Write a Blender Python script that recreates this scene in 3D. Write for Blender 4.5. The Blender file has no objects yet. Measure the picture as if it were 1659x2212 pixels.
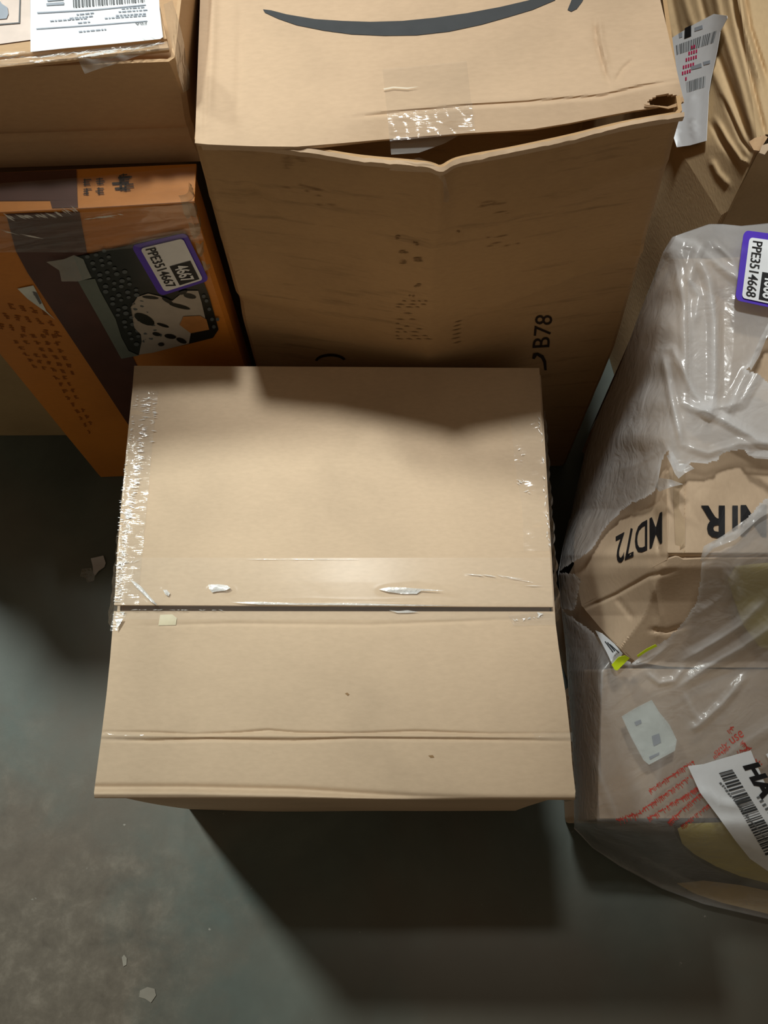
import bpy, bmesh, math, random
import numpy as np
from mathutils import Matrix, Vector

# ------------------------------------------------------------------ camera
F, CX, CY, CAMZ = 1950.0, 829.5, 1106.0, 1.5
def _rot():
    d = np.array([(875 - CX) / F, -(1835 - CY) / F, -1.0]); d /= np.linalg.norm(d)
    up = -d
    y = np.array([0, 1, 0.0]); y = y - up * (y @ up); y /= np.linalg.norm(y)
    return np.array([np.cross(y, up), y, up])
ROT = _rot()
scene = bpy.context.scene
cam_data = bpy.data.cameras.new('camera')
cam = bpy.data.objects.new('camera', cam_data)
scene.collection.objects.link(cam)
cam_data.sensor_fit = 'VERTICAL'; cam_data.sensor_height = 24.0
cam_data.lens = F * 24.0 / 2212.0
cam_data.clip_start = 0.05
m = Matrix.Identity(4)
for i in range(3):
    for j in range(3):
        m[i][j] = ROT[i][j]
m[2][3] = CAMZ
cam.matrix_world = m
scene.camera = cam

# ------------------------------------------------------------------ world and lamps
scene.view_settings.view_transform = 'Standard'
scene.view_settings.look = 'None'
scene.view_settings.gamma = 1
scene.view_settings.exposure = 0.0
world = bpy.data.worlds.new('world'); scene.world = world
world.use_nodes = True
world.node_tree.nodes['Background'].inputs[0].default_value = (1.0, 0.79, 0.55, 1)
world.node_tree.nodes['Background'].inputs[1].default_value = 0.135

def lamp(name, loc, target, power, size, color, spread=180):
    l = bpy.data.lights.new(name, 'AREA'); l.energy = power; l.shape = 'RECTANGLE'
    l.size = size[0]; l.size_y = size[1]; l.color = color; l.spread = math.radians(spread)
    o = bpy.data.objects.new(name, l); scene.collection.objects.link(o)
    o.location = loc
    o.rotation_euler = (Vector(target) - Vector(loc)).to_track_quat('-Z', 'Y').to_euler()
    return o
# row of warehouse high-bay lamps behind and to the left of the cartons
def spot(name, loc, target, power, radius, color, cone, blend):
    l = bpy.data.lights.new(name, 'SPOT'); l.energy = power; l.color = color
    l.shadow_soft_size = radius; l.spot_size = math.radians(cone); l.spot_blend = blend
    o = bpy.data.objects.new(name, l); scene.collection.objects.link(o)
    o.location = loc
    o.rotation_euler = (Vector(target) - Vector(loc)).to_track_quat('-Z', 'Y').to_euler()
    return o
spot('highbay_lamp', (-0.35, 1.98, 5.2), (0.14, 0.76, 0.5), 760, 0.24, (0.98, 1.0, 0.96), 16.8, 0.8)
spot('highbay_lamp_row', (-3.0, 3.1, 5.2), (-0.58, 0.34, 0.2), 1650, 0.34, (0.93, 1.0, 0.96), 18, 0.9)

# ------------------------------------------------------------------ rays and surfaces
def rays(px, py):
    px = np.asarray(px, float); py = np.asarray(py, float)
    c = np.stack([(px - CX) / F, -(py - CY) / F, -np.ones_like(px)], -1)
    return c @ ROT.T
def at_z(px, py, z):
    r = rays(px, py); t = (np.asarray(z, float) - CAMZ) / r[..., 2]
    p = r * t[..., None]; p[..., 2] += CAMZ
    return p
def at_y(px, py, y):
    r = rays(px, py); t = np.asarray(y, float) / r[..., 1]
    p = r * t[..., None]; p[..., 2] += CAMZ
    return p
def top_surface(zf):
    def s(px, py, off=0.0):
        z = np.full(np.shape(px), 0.5)
        for _ in range(9):
            p = at_z(px, py, z); z = zf(p[..., 0], p[..., 1])
        p = at_z(px, py, z + off)
        return p
    return s
def front_surface(yf):
    def s(px, py, off=0.0):
        y = np.full(np.shape(px), 0.65)
        for _ in range(9):
            p = at_y(px, py, y); y = yf(p[..., 0], p[..., 2])
        return at_y(px, py, y - off)
    return s
def px_surface(zpx):
    def s(px, py, off=0.0):
        return at_z(px, py, zpx(px, py) + off)
    return s
def wob(x, y, s, seed):
    r = np.random.RandomState(seed); o = 0
    for k in range(6):
        a = r.uniform(0, 6.28); f = s * r.uniform(.5, 1.8); ph = r.uniform(0, 6.28)
        o = o + np.sin(f * (x * math.cos(a) + y * math.sin(a)) + ph)
    return o / 6.0
def seg_dist(px, py, line):
    d = np.full(np.shape(px), 1e9); tt = np.zeros(np.shape(px)); n = len(line) - 1
    for i in range(n):
        ax, ay = line[i]; bx, by = line[i + 1]
        vx, vy = bx - ax, by - ay; L = vx * vx + vy * vy
        t = np.clip(((px - ax) * vx + (py - ay) * vy) / L, 0, 1)
        dd = np.hypot(px - ax - t * vx, py - ay - t * vy)
        tt = np.where(dd < d, (i + t) / n, tt); d = np.minimum(d, dd)
    return d, tt
def ridge(px, py, line, amp, w, sharp=False):
    d, t = seg_dist(px, py, line)
    fade = np.clip(np.minimum(t, 1 - t) * 5 + .25, 0, 1)
    return amp * fade * (np.clip(1 - d / (2 * w), 0, 1) if sharp else np.exp(-(d / w) ** 2))
def in_poly(px, py, poly):
    ins = np.zeros(np.shape(px), bool); n = len(poly)
    for i in range(n):
        x1, y1 = poly[i]; x2, y2 = poly[(i + 1) % n]
        c = ((y1 > py) != (y2 > py)) & (px < (x2 - x1) * (py - y1) / ((y2 - y1) or 1e-9) + x1)
        ins ^= c
    return ins
def poly_at(line, t):
    line = np.array(line, float)
    s = np.r_[0, np.cumsum(np.hypot(*(np.diff(line[:, :2], axis=0).T)))]; s /= s[-1]
    return np.stack([np.interp(t, s, line[:, k]) for k in range(line.shape[1])], -1)

# ------------------------------------------------------------------ object helpers
def thing(name, label, cat, loc=(0, 0, 0), group=None):
    o = bpy.data.objects.new(name, None); scene.collection.objects.link(o)
    o.location = loc; o.empty_display_size = .05
    o['label'] = label; o['category'] = cat
    if group: o['group'] = group
    return o
def mesh_obj(name, verts, faces, mat, parent=None, smooth=True, thick=0, offset=-1, attr=None, label=None):
    me = bpy.data.meshes.new(name)
    v = np.asarray(verts, float).reshape(-1, 3)
    base = np.array(parent_world(parent)) if parent is not None else v.mean(0) * [1, 1, 0]
    me.from_pydata((v - base).tolist(), [], [tuple(int(i) for i in f) for f in faces])
    me.update()
    if attr is not None:
        a = me.attributes.new('layers', 'FLOAT', 'POINT'); a.data.foreach_set('value', np.asarray(attr, float).ravel())
    if smooth: me.polygons.foreach_set('use_smooth', [True] * len(me.polygons))
    me.materials.append(mat)
    o = bpy.data.objects.new(name, me); scene.collection.objects.link(o)
    if parent is not None: o.parent = parent
    else: o.location = base
    if thick:
        md = o.modifiers.new('thickness', 'SOLIDIFY'); md.thickness = thick; md.offset = offset
        md.use_even_offset = False
        es = o.modifiers.new('crisp_edges', 'EDGE_SPLIT'); es.split_angle = math.radians(50)
    if label: o['label'] = label
    return o
def parent_world(p):
    l = Vector((0, 0, 0))
    while p is not None:
        l = l + p.location; p = p.parent
    return l
def grid_faces(nu, nv, mask=None):
    i = np.arange(nv)[:, None] * (nu + 1) + np.arange(nu)[None, :]
    f = np.stack([i, i + 1, i + nu + 2, i + nu + 1], -1).reshape(-1, 4)
    if mask is not None: f = f[mask.reshape(-1)]
    return f
def sheet(name, A, B, surf, nu, nv, mat, parent, thick=.003, off=0.0, hole=None, label=None, offset=-1, attr=None, flip=False):
    """sheet spanned between two outlines, resting on a surface"""
    tu = np.linspace(0, 1, nu + 1); tv = np.linspace(0, 1, nv + 1)
    a = poly_at(A, tu); b = poly_at(B, tu)
    p = a[None] * (1 - tv[:, None, None]) + b[None] * tv[:, None, None]
    px, py = p[..., 0], p[..., 1]
    pts = surf(px, py, off) if p.shape[-1] == 2 else surf(px, py, off, p[..., 2])
    mask = None
    if hole is not None:
        cx = (px[:-1, :-1] + px[1:, 1:]) / 2; cy = (py[:-1, :-1] + py[1:, 1:]) / 2
        mask = ~in_poly(cx, cy, hole)
    f = grid_faces(nu, nv, mask)
    # face direction: make normals look towards +z / the camera
    q = pts.reshape(-1, 3); n = np.cross(q[f[0][1]] - q[f[0][0]], q[f[0][3]] - q[f[0][0]])
    view = q[f[0][0]] - np.array([0, 0, CAMZ])
    if n @ view > 0: f = f[:, ::-1]
    return mesh_obj(name, pts, f, mat, parent, True, thick, offset, None if attr is None else attr(px, py), label)
def fill(poly, maxlen):
    """triangulated 2D polygon with inner points"""
    bm = bmesh.new()
    vs = [bm.verts.new((x, y, 0)) for x, y in poly]
    bm.faces.new(vs)
    bmesh.ops.triangulate(bm, faces=bm.faces[:])
    return refine(bm, maxlen)
def refine(bm, maxlen):
    for _ in range(7):
        e = [e for e in bm.edges if e.calc_length() > maxlen]
        if not e: break
        bmesh.ops.subdivide_edges(bm, edges=e, cuts=1)
        bmesh.ops.triangulate(bm, faces=bm.faces[:])
    bm.verts.index_update()
    v = np.array([(q.co.x, q.co.y) for q in bm.verts]); f = [[w.index for w in g.verts] for g in bm.faces]
    bm.free()
    return v, f
def orient(pts, f):
    f = np.array([list(q) for q in f])
    n = np.cross(pts[f[:, 1]] - pts[f[:, 0]], pts[f[:, 2]] - pts[f[:, 0]])
    v = pts[f[:, 0]] - np.array([0, 0, CAMZ])
    bad = (n * v).sum(1) > 0
    f[bad] = f[bad][:, ::-1]
    return f
def decals(name, polys, *a, **k):
    for p in polys: decal(name, [p], *a, **k)
def decal(name, polys, surf, off, mat, parent, maxlen=25, thick=0, label=None):
    """flat print or paper: polygons laid on a surface"""
    V = []; Fc = []; k = 0
    for poly in polys:
        v, f = fill(poly, maxlen)
        V.append(v); Fc += [[i + k for i in g] for g in f]; k += len(v)
    V = np.concatenate(V)
    pts = surf(V[:, 0], V[:, 1], off)
    return mesh_obj(name, pts, orient(pts, Fc), mat, parent, True, thick, -1, None, label)
def text_shape(s, bold=0.0):
    cu = bpy.data.curves.new('lettering', 'FONT'); cu.body = s; cu.offset = bold; cu.resolution_u = 3
    o = bpy.data.objects.new('lettering', cu); scene.collection.objects.link(o)
    dg = bpy.context.evaluated_depsgraph_get()
    me = bpy.data.meshes.new_from_object(o.evaluated_get(dg))
    bpy.data.objects.remove(o)
    v = np.array([(q.co.x, q.co.y) for q in me.vertices]); f = [list(p.vertices) for p in me.polygons]
    bpy.data.meshes.remove(me)
    v = (v - v.min(0)) / (v.max(0) - v.min(0))
    return v, f
def frame_map(q):
    """q: pixel corners of (0,0),(1,0),(1,1),(0,1)"""
    q = np.array(q, float)
    def g(u, v):
        u = np.asarray(u, float)[..., None]; v = np.asarray(v, float)[..., None]
        return q[0] * (1 - u) * (1 - v) + q[1] * u * (1 - v) + q[2] * u * v + q[3] * (1 - u) * v
    return g
def lettering(name, s, fm, box, surf, off, mat, parent, bold=0.0, label=None, maxlen=30):
    v, f = text_shape(s, bold)
    bm = bmesh.new()
    p = fm(box[0] + v[:, 0] * (box[2] - box[0]), box[1] + v[:, 1] * (box[3] - box[1]))
    vs = [bm.verts.new((a, b, 0)) for a, b in p]
    for g in f:
        try: bm.faces.new([vs[i] for i in g])
        except ValueError: pass
    bmesh.ops.triangulate(bm, faces=bm.faces[:])
    v, f = refine(bm, maxlen)
    pts = surf(v[:, 0], v[:, 1], off)
    return mesh_obj(name, pts, orient(pts, f), mat, parent, False, 0, -1, None, label)
def rects(fm, boxes):
    return [[tuple(fm(a, b)) for a, b in ((x0, y0), (x1, y0), (x1, y1), (x0, y1))] for x0, y0, x1, y1 in boxes]
def rounded(x0, y0, x1, y1, r, n=5):
    out = []
    for cx, cy, a0 in ((x1 - r, y1 - r, 0), (x0 + r, y1 - r, 90), (x0 + r, y0 + r, 180), (x1 - r, y0 + r, 270)):
        for k in range(n + 1):
            a = math.radians(a0 + 90 * k / n); out.append((cx + r * math.cos(a), cy + r * math.sin(a)))
    return out
def barcode(rng, x0, x1, y0, y1, n):
    out = []; x = x0; w = (x1 - x0) / n
    while x < x1:
        b = w * rng.choice([.25, .4, .7, .9]); out.append((x, y0, min(x + b, x1), y1)); x += b + w * rng.choice([.3, .5, .8])
    return out
def shell(name, xl, xr, yf, yb, z0, ztop, mat, parent, nf=40, ns=12, nz=24, bottom=True, thick=.004):
    """the four walls (and bottom) of a carton; edges are functions of height"""
    rings = []
    for k in range(nz + 1):
        t = k / nz
        def ring(t):
            zf = lambda x, y: z0 + (ztop(x, y) - z0) * t
            zm = z0 + (ztop(0, .6) - z0) * t
            a, b = xl(zm), xr(zm); r = .005; pts = []
            xs = np.linspace(a + r, b - r, nf + 1)
            for x in xs:
                y = yf(x, zm); pts.append((x, y, zf(x, y)))
            y0, y1 = yf(b, zm) + r, yb(b, zm) - r
            for y in np.linspace(y0, y1, ns + 1): pts.append((b, y, zf(b, y)))
            for x in xs[::-1]:
                y = yb(x, zm); pts.append((x, y, zf(x, y)))
            y0, y1 = yf(a, zm) + r, yb(a, zm) - r
            for y in np.linspace(y1, y0, ns + 1): pts.append((a, y, zf(a, y)))
            return pts
        rings.append(ring(t))
    n = len(rings[0]); V = np.array(rings).reshape(-1, 3); fc = []
    for k in range(nz):
        for i in range(n):
            j = (i + 1) % n; fc.append((k * n + i, k * n + j, (k + 1) * n + j, (k + 1) * n + i))
    if bottom: fc.append(tuple(range(n - 1, -1, -1)))
    return mesh_obj(name, V, fc, mat, parent, True, thick, -1)
def sharpen(o, ang=35):
    me = o.data
    try: me.set_sharp_from_angle(angle=math.radians(ang))
    except Exception: pass

# ------------------------------------------------------------------ materials
def nodes_mat(name):
    mt = bpy.data.materials.new(name); mt.use_nodes = True
    nt = mt.node_tree; return mt, nt, nt.nodes, nt.links, nt.nodes['Principled BSDF']
def ramp(nd, stops):
    r = nd.new('ShaderNodeValToRGB'); e = r.color_ramp.elements
    while len(e) > 1: e.remove(e[-1])
    e[0].position, e[0].color = stops[0][0], (*stops[0][1], 1)
    for p, c in stops[1:]:
        q = e.new(p); q.color = (*c, 1)
    return r
def cardboard(name, col, flute=(1, 0, 0), rough=.72, dark=.80, spec=.25, scuff=0.0, bump=.25):
    mt, nt, nd, lk, b = nodes_mat(name)
    tc = nd.new('ShaderNodeTexCoord')
    big = nd.new('ShaderNodeTexNoise'); big.inputs['Scale'].default_value = 5; big.inputs['Detail'].default_value = 5
    lk.new(tc.outputs['Object'], big.inputs['Vector'])
    mp = nd.new('ShaderNodeMapping'); s = [260, 260, 260]
    for i in range(3):
        if flute[i]: s[i] = 110
    mp.inputs['Scale'].default_value = s
    lk.new(tc.outputs['Object'], mp.inputs['Vector'])
    fib = nd.new('ShaderNodeTexNoise'); fib.inputs['Scale'].default_value = 1; fib.inputs['Detail'].default_value = 4
    lk.new(mp.outputs[0], fib.inputs['Vector'])
    r1 = ramp(nd, [(.25, tuple(c * dark for c in col)), (.5, col), (.75, tuple(min(1, c * 1.10) for c in col))])
    lk.new(big.outputs['Fac'], r1.inputs['Fac'])
    r2 = ramp(nd, [(.25, (.94, .935, .93)), (.6, (1, 1, 1)), (.8, (1.04, 1.04, 1.03))])
    lk.new(fib.outputs['Fac'], r2.inputs['Fac'])
    mx = nd.new('ShaderNodeMix'); mx.data_type = 'RGBA'; mx.blend_type = 'MULTIPLY'; mx.inputs['Factor'].default_value = 1
    lk.new(r1.outputs[0], mx.inputs[6]); lk.new(r2.outputs[0], mx.inputs[7])
    out = mx.outputs[2]
    if scuff:
        mp2 = nd.new('ShaderNodeMapping'); mp2.inputs['Scale'].default_value = (7, 7, 70)
        lk.new(tc.outputs['Object'], mp2.inputs['Vector'])
        n2 = nd.new('ShaderNodeTexNoise'); n2.inputs['Scale'].default_value = 1; n2.inputs['Detail'].default_value = 6; n2.inputs['Roughness'].default_value = .7
        lk.new(mp2.outputs[0], n2.inputs['Vector'])
        r3 = ramp(nd, [(.56, (1, 1, 1)), (.72, (1 - scuff,) * 3)])
        lk.new(n2.outputs['Fac'], r3.inputs['Fac'])
        m2 = nd.new('ShaderNodeMix'); m2.data_type = 'RGBA'; m2.blend_type = 'MULTIPLY'; m2.inputs['Factor'].default_value = 1
        lk.new(out, m2.inputs[6]); lk.new(r3.outputs[0], m2.inputs[7]); out = m2.outputs[2]
    lk.new(out, b.inputs['Base Color'])
    b.inputs['Roughness'].default_value = rough; b.inputs['Specular IOR Level'].default_value = spec
    bp = nd.new('ShaderNodeBump'); bp.inputs['Strength'].default_value = bump; bp.inputs['Distance'].default_value = .0006
    lk.new(fib.outputs['Fac'], bp.inputs['Height'])
    bp2 = nd.new('ShaderNodeBump'); bp2.inputs['Strength'].default_value = .25; bp2.inputs['Distance'].default_value = .004
    lk.new(big.outputs['Fac'], bp2.inputs['Height']); lk.new(bp.outputs[0], bp2.inputs['Normal'])
    lk.new(bp2.outputs[0], b.inputs['Normal'])
    return mt
def plain(name, col, rough=.6, spec=.3, noise=.06, scale=60, metallic=0):
    mt, nt, nd, lk, b = nodes_mat(name)
    tc = nd.new('ShaderNodeTexCoord'); n = nd.new('ShaderNodeTexNoise'); n.inputs['Scale'].default_value = scale; n.inputs['Detail'].default_value = 4
    lk.new(tc.outputs['Object'], n.inputs['Vector'])
    r = ramp(nd, [(.3, tuple(c * (1 - noise) for c in col)), (.7, tuple(min(1, c * (1 + noise)) for c in col))])
    lk.new(n.outputs['Fac'], r.inputs['Fac']); lk.new(r.outputs[0], b.inputs['Base Color'])
    b.inputs['Roughness'].default_value = rough; b.inputs['Specular IOR Level'].default_value = spec
    return mt
def sheen(nd, lk, bp, base=.06):
    lw = nd.new('ShaderNodeLayerWeight'); lw.inputs['Blend'].default_value = .5; lk.new(bp.outputs[0], lw.inputs['Normal'])
    pw = nd.new('ShaderNodeMath'); pw.operation = 'POWER'; pw.inputs[1].default_value = 4; lk.new(lw.outputs['Facing'], pw.inputs[0])
    ma = nd.new('ShaderNodeMath'); ma.operation = 'MULTIPLY_ADD'; ma.inputs[1].default_value = .8; ma.inputs[2].default_value = base; lk.new(pw.outputs[0], ma.inputs[0])
    return ma
def clear_tape(name, haze=.12, tint=(.95, .94, .9), rough=.12, wr=(60, 60, 60), bump=.5, base=.06):
    """thin clear film: see-through, slightly hazy, glossy"""
    mt, nt, nd, lk, b = nodes_mat(name)
    nd.remove(b); out = nd['Material Output']
    tc = nd.new('ShaderNodeTexCoord'); mp = nd.new('ShaderNodeMapping'); mp.inputs['Scale'].default_value = wr
    lk.new(tc.outputs['Object'], mp.inputs['Vector'])
    n = nd.new('ShaderNodeTexNoise'); n.inputs['Scale'].default_value = 1; n.inputs['Detail'].default_value = 3
    lk.new(mp.outputs[0], n.inputs['Vector'])
    bp = nd.new('ShaderNodeBump'); bp.inputs['Strength'].default_value = bump; bp.inputs['Distance'].default_value = .003
    lk.new(n.outputs['Fac'], bp.inputs['Height'])
    tr = nd.new('ShaderNodeBsdfTransparent'); tr.inputs[0].default_value = (1, 1, .995, 1)
    df = nd.new('ShaderNodeBsdfDiffuse'); df.inputs[0].default_value = (*tint, 1)
    gl = nd.new('ShaderNodeBsdfGlossy'); gl.inputs['Roughness'].default_value = rough
    lk.new(bp.outputs[0], gl.inputs['Normal']); lk.new(bp.outputs[0], df.inputs['Normal'])
    m1 = nd.new('ShaderNodeMixShader'); m1.inputs[0].default_value = haze
    lk.new(tr.outputs[0], m1.inputs[1]); lk.new(df.outputs[0], m1.inputs[2])
    fr = sheen(nd, lk, bp, base)
    m2 = nd.new('ShaderNodeMixShader'); lk.new(fr.outputs[0], m2.inputs[0])
    lk.new(m1.outputs[0], m2.inputs[1]); lk.new(gl.outputs[0], m2.inputs[2])
    lk.new(m2.outputs[0], out.inputs['Surface'])
    return mt
def poly_film(name):
    mt, nt, nd, lk, b = nodes_mat(name)
    nd.remove(b); out = nd['Material Output']
    tc = nd.new('ShaderNodeTexCoord')
    n = nd.new('ShaderNodeTexNoise'); n.inputs['Scale'].default_value = 14; n.inputs['Detail'].default_value = 5; n.inputs['Distortion'].default_value = 1.5
    lk.new(tc.outputs['Object'], n.inputs['Vector'])
    n2 = nd.new('ShaderNodeTexNoise'); n2.inputs['Scale'].default_value = 24; n2.inputs['Detail'].default_value = 2; n2.inputs['Distortion'].default_value = 2.5
    lk.new(tc.outputs['Object'], n2.inputs['Vector'])
    add = nd.new('ShaderNodeMath'); add.operation = 'ADD'; lk.new(n.outputs['Fac'], add.inputs[0]); lk.new(n2.outputs['Fac'], add.inputs[1])
    bp = nd.new('ShaderNodeBump'); bp.inputs['Strength'].default_value = .30; bp.inputs['Distance'].default_value = .006
    lk.new(add.outputs[0], bp.inputs['Height'])
    at = nd.new('ShaderNodeAttribute'); at.attribute_name = 'layers'
    mr = nd.new('ShaderNodeMapRange'); mr.inputs['From Min'].default_value = .3; mr.inputs['From Max'].default_value = .75
    mr.inputs['To Min'].default_value = -.07; mr.inputs['To Max'].default_value = .10; lk.new(n.outputs['Fac'], mr.inputs['Value'])
    s = nd.new('ShaderNodeMath'); s.operation = 'ADD'; s.use_clamp = True; lk.new(at.outputs['Fac'], s.inputs[0]); lk.new(mr.outputs[0], s.inputs[1])
    tr = nd.new('ShaderNodeBsdfTransparent'); tr.inputs[0].default_value = (.97, .97, .97, 1)
    df = nd.new('ShaderNodeBsdfDiffuse'); df.inputs[0].default_value = (.86, .87, .89, 1); lk.new(bp.outputs[0], df.inputs['Normal'])
    tl = nd.new('ShaderNodeBsdfTranslucent'); tl.inputs[0].default_value = (.86, .87, .89, 1)
    m0 = nd.new('ShaderNodeMixShader'); m0.inputs[0].default_value = .45; lk.new(df.outputs[0], m0.inputs[1]); lk.new(tl.outputs[0], m0.inputs[2])
    m1 = nd.new('ShaderNodeMixShader'); lk.new(s.outputs[0], m1.inputs[0]); lk.new(tr.outputs[0], m1.inputs[1]); lk.new(m0.outputs[0], m1.inputs[2])
    gl = nd.new('ShaderNodeBsdfGlossy'); gl.inputs['Roughness'].default_value = .24; lk.new(bp.outputs[0], gl.inputs['Normal'])
    fr = sheen(nd, lk, bp)
    m2 = nd.new('ShaderNodeMixShader'); lk.new(fr.outputs[0], m2.inputs[0]); lk.new(m1.outputs[0], m2.inputs[1]); lk.new(gl.outputs[0], m2.inputs[2])
    lk.new(m2.outputs[0], out.inputs['Surface'])
    return mt
def concrete():
    mt, nt, nd, lk, b = nodes_mat('polished_concrete')
    tc = nd.new('ShaderNodeTexCoord')
    def noise(s, d, r=.55, dist=0.0, vec=None):
        n = nd.new('ShaderNodeTexNoise'); n.inputs['Scale'].default_value = s; n.inputs['Detail'].default_value = d
        n.inputs['Roughness'].default_value = r; n.inputs['Distortion'].default_value = dist
        lk.new(vec or tc.outputs['Object'], n.inputs['Vector']); return n
    a = noise(3.2, 7, .6, .3); ra = ramp(nd, [(.30, (.058, .068, .059)), (.5, (.086, .106, .092)), (.72, (.130, .152, .132))])
    lk.new(a.outputs['Fac'], ra.inputs['Fac'])
    # worn brown area of the slab, lower left
    sep = nd.new('ShaderNodeVectorMath'); sep.operation = 'DISTANCE'; sep.inputs[1].default_value = (-.66, -.22, 0)
    lk.new(tc.outputs['Object'], sep.inputs[0])
    w = noise(11, 6, .65, .4)
    ad = nd.new('ShaderNodeMath'); ad.operation = 'MULTIPLY_ADD'; ad.inputs[1].default_value = .42; lk.new(w.outputs['Fac'], ad.inputs[0]); lk.new(sep.outputs['Value'], ad.inputs[2])
    rm = ramp(nd, [(.44, (1, 1, 1)), (.66, (0, 0, 0))]); lk.new(ad.outputs[0], rm.inputs['Fac'])
    c = noise(26, 8, .7, .2); rb = ramp(nd, [(.30, (.085, .070, .052)), (.52, (.125, .105, .080)), (.75, (.20, .172, .135))])
    lk.new(c.outputs['Fac'], rb.inputs['Fac'])
    mx = nd.new('ShaderNodeMix'); mx.data_type = 'RGBA'; lk.new(rm.outputs[0], mx.inputs['Factor']); lk.new(ra.outputs[0], mx.inputs[6]); lk.new(rb.outputs[0], mx.inputs[7])
    # faint brown tint in patches, stronger toward the lower right, and light flecks
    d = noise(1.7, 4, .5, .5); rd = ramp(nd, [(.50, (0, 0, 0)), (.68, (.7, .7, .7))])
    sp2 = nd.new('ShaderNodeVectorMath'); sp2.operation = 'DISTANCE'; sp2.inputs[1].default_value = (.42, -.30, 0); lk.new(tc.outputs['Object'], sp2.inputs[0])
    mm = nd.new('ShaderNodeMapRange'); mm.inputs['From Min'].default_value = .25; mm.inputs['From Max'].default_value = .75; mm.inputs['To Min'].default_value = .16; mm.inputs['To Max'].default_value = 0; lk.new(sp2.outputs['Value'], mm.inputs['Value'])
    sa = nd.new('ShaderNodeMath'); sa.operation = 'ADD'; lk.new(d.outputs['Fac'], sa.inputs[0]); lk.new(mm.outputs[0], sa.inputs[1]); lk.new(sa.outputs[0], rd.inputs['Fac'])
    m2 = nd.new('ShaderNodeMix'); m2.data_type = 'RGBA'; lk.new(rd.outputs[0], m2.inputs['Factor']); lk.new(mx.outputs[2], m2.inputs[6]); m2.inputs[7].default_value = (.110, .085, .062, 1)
    fl = noise(48, 3, .5); rf = ramp(nd, [(.735, (0, 0, 0)), (.77, (.7, .7, .7))]); lk.new(fl.outputs['Fac'], rf.inputs['Fac'])
    m3 = nd.new('ShaderNodeMix'); m3.data_type = 'RGBA'; lk.new(rf.outputs[0], m3.inputs['Factor']); lk.new(m2.outputs[2], m3.inputs[6]); m3.inputs[7].default_value = (.32, .31, .27, 1)
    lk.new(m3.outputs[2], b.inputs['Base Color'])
    rr = nd.new('ShaderNodeMapRange'); rr.inputs['To Min'].default_value = .38; rr.inputs['To Max'].default_value = .62; lk.new(a.outputs['Fac'], rr.inputs['Value']); lk.new(rr.outputs[0], b.inputs['Roughness'])
    b.inputs['Specular IOR Level'].default_value = .35
    bp = nd.new('ShaderNodeBump'); bp.inputs['Strength'].default_value = .12; bp.inputs['Distance'].default_value = .002; lk.new(c.outputs['Fac'], bp.inputs['Height']); lk.new(bp.outputs[0], b.inputs['Normal'])
    return mt

KRAFT = cardboard('kraft_cardboard', (.57, .43, .295), (1, 0, 0), bump=.2)
KRAFT_BIG = cardboard('kraft_cardboard_large', (.58, .42, .28), (1, 0, 0))
KRAFT_WALL = cardboard('kraft_cardboard_shaded_scuffed', (.47, .30, .15), (1, 0, 0), scuff=.35)  # deeper kraft for the walls, shade put into the colour; scuffs are real
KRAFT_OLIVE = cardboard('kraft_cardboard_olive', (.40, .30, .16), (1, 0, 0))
KRAFT_UL = cardboard('kraft_cardboard_upper', (.54, .355, .20), (1, 0, 0))
KRAFT_FOLD = cardboard('kraft_cardboard_creased', (.58, .42, .24), (0, 1, 0), bump=.5)
KRAFT_BAG = cardboard('kraft_cardboard_bagged', (.56, .42, .29), (0, 1, 0))
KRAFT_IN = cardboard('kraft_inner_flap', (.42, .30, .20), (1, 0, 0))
ORANGE = cardboard('orange_carton', (.60, .225, .035), (1, 0, 0), rough=.4, spec=.4)
BROWNBAND = plain('brown_tape', (.085, .032, .022), .3, .5, .12, 30)
OLD_TAPE = plain('paper_tape', (.50, .37, .24), .55, .3)
TAPE = clear_tape('clear_tape', .045, bump=.2, base=.025)
PAINTED_GLINT = clear_tape('painted_tape_glint', .75, (.95, .95, .93), .1, (200, 200, 200), .6, .15)  # near-white film for glints painted along the tape creases
TAPE_W = clear_tape('wrinkled_clear_tape', .07, wr=(22, 240, 60), bump=.9, rough=.09)
TAPE_H = clear_tape('taut_clear_tape', .06, wr=(6, 16, 20), bump=.05, rough=.2, base=.004)
TAPE_S = clear_tape('stretch_wrap', .10, wr=(90, 30, 120), bump=1.0, rough=.12)
FILM = poly_film('translucent_polythene')
INK = plain('dark_grey_ink', (.050, .054, .058), .6, .2)
BLACK = plain('black_ink', (.012, .012, .014), .5, .3)
BROWN_INK = plain('brown_black_ink', (.030, .018, .012), .7, .2)
SMUDGE = plain('faded_ink', (.29, .18, .09), .8, .1)
ORANGE_INK = plain('brown_print', (.27, .085, .018), .6, .2)
GREY_INK = plain('pale_grey_ink', (.36, .40, .46), .7, .2)
MID_INK = plain('mid_grey_ink', (.16, .17, .18), .7, .2)
RED_INK = plain('red_ink', (.50, .07, .055), .6, .2)
PINK_INK = plain('magenta_ink', (.60, .03, .12), .6, .2)
WHITE = plain('white_label_paper', (.80, .83, .87), .5, .35, .03)
WHITE_SOFT = plain('white_sticker', (.66, .72, .70), .6, .3, .10, 40)
PURPLE = plain('purple_label', (.085, .035, .50), .45, .4, .04)
LIME = plain('lime_band', (.62, .78, .02), .45, .3)
YELLOW = plain('yellow_envelope', (.62, .53, .17), .6, .3, .1, 20)
OCHRE = plain('ochre_envelope', (.48, .36, .17), .6, .3, .1, 20)
DARK_GREY = plain('dark_grey_surface', (.075, .08, .085), .35, .5, .15, 20)
POUCH = plain('black_film', (.014, .017, .014), .3, .5)
DOT = plain('grey_dots', (.10, .12, .13), .4, .4)
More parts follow.
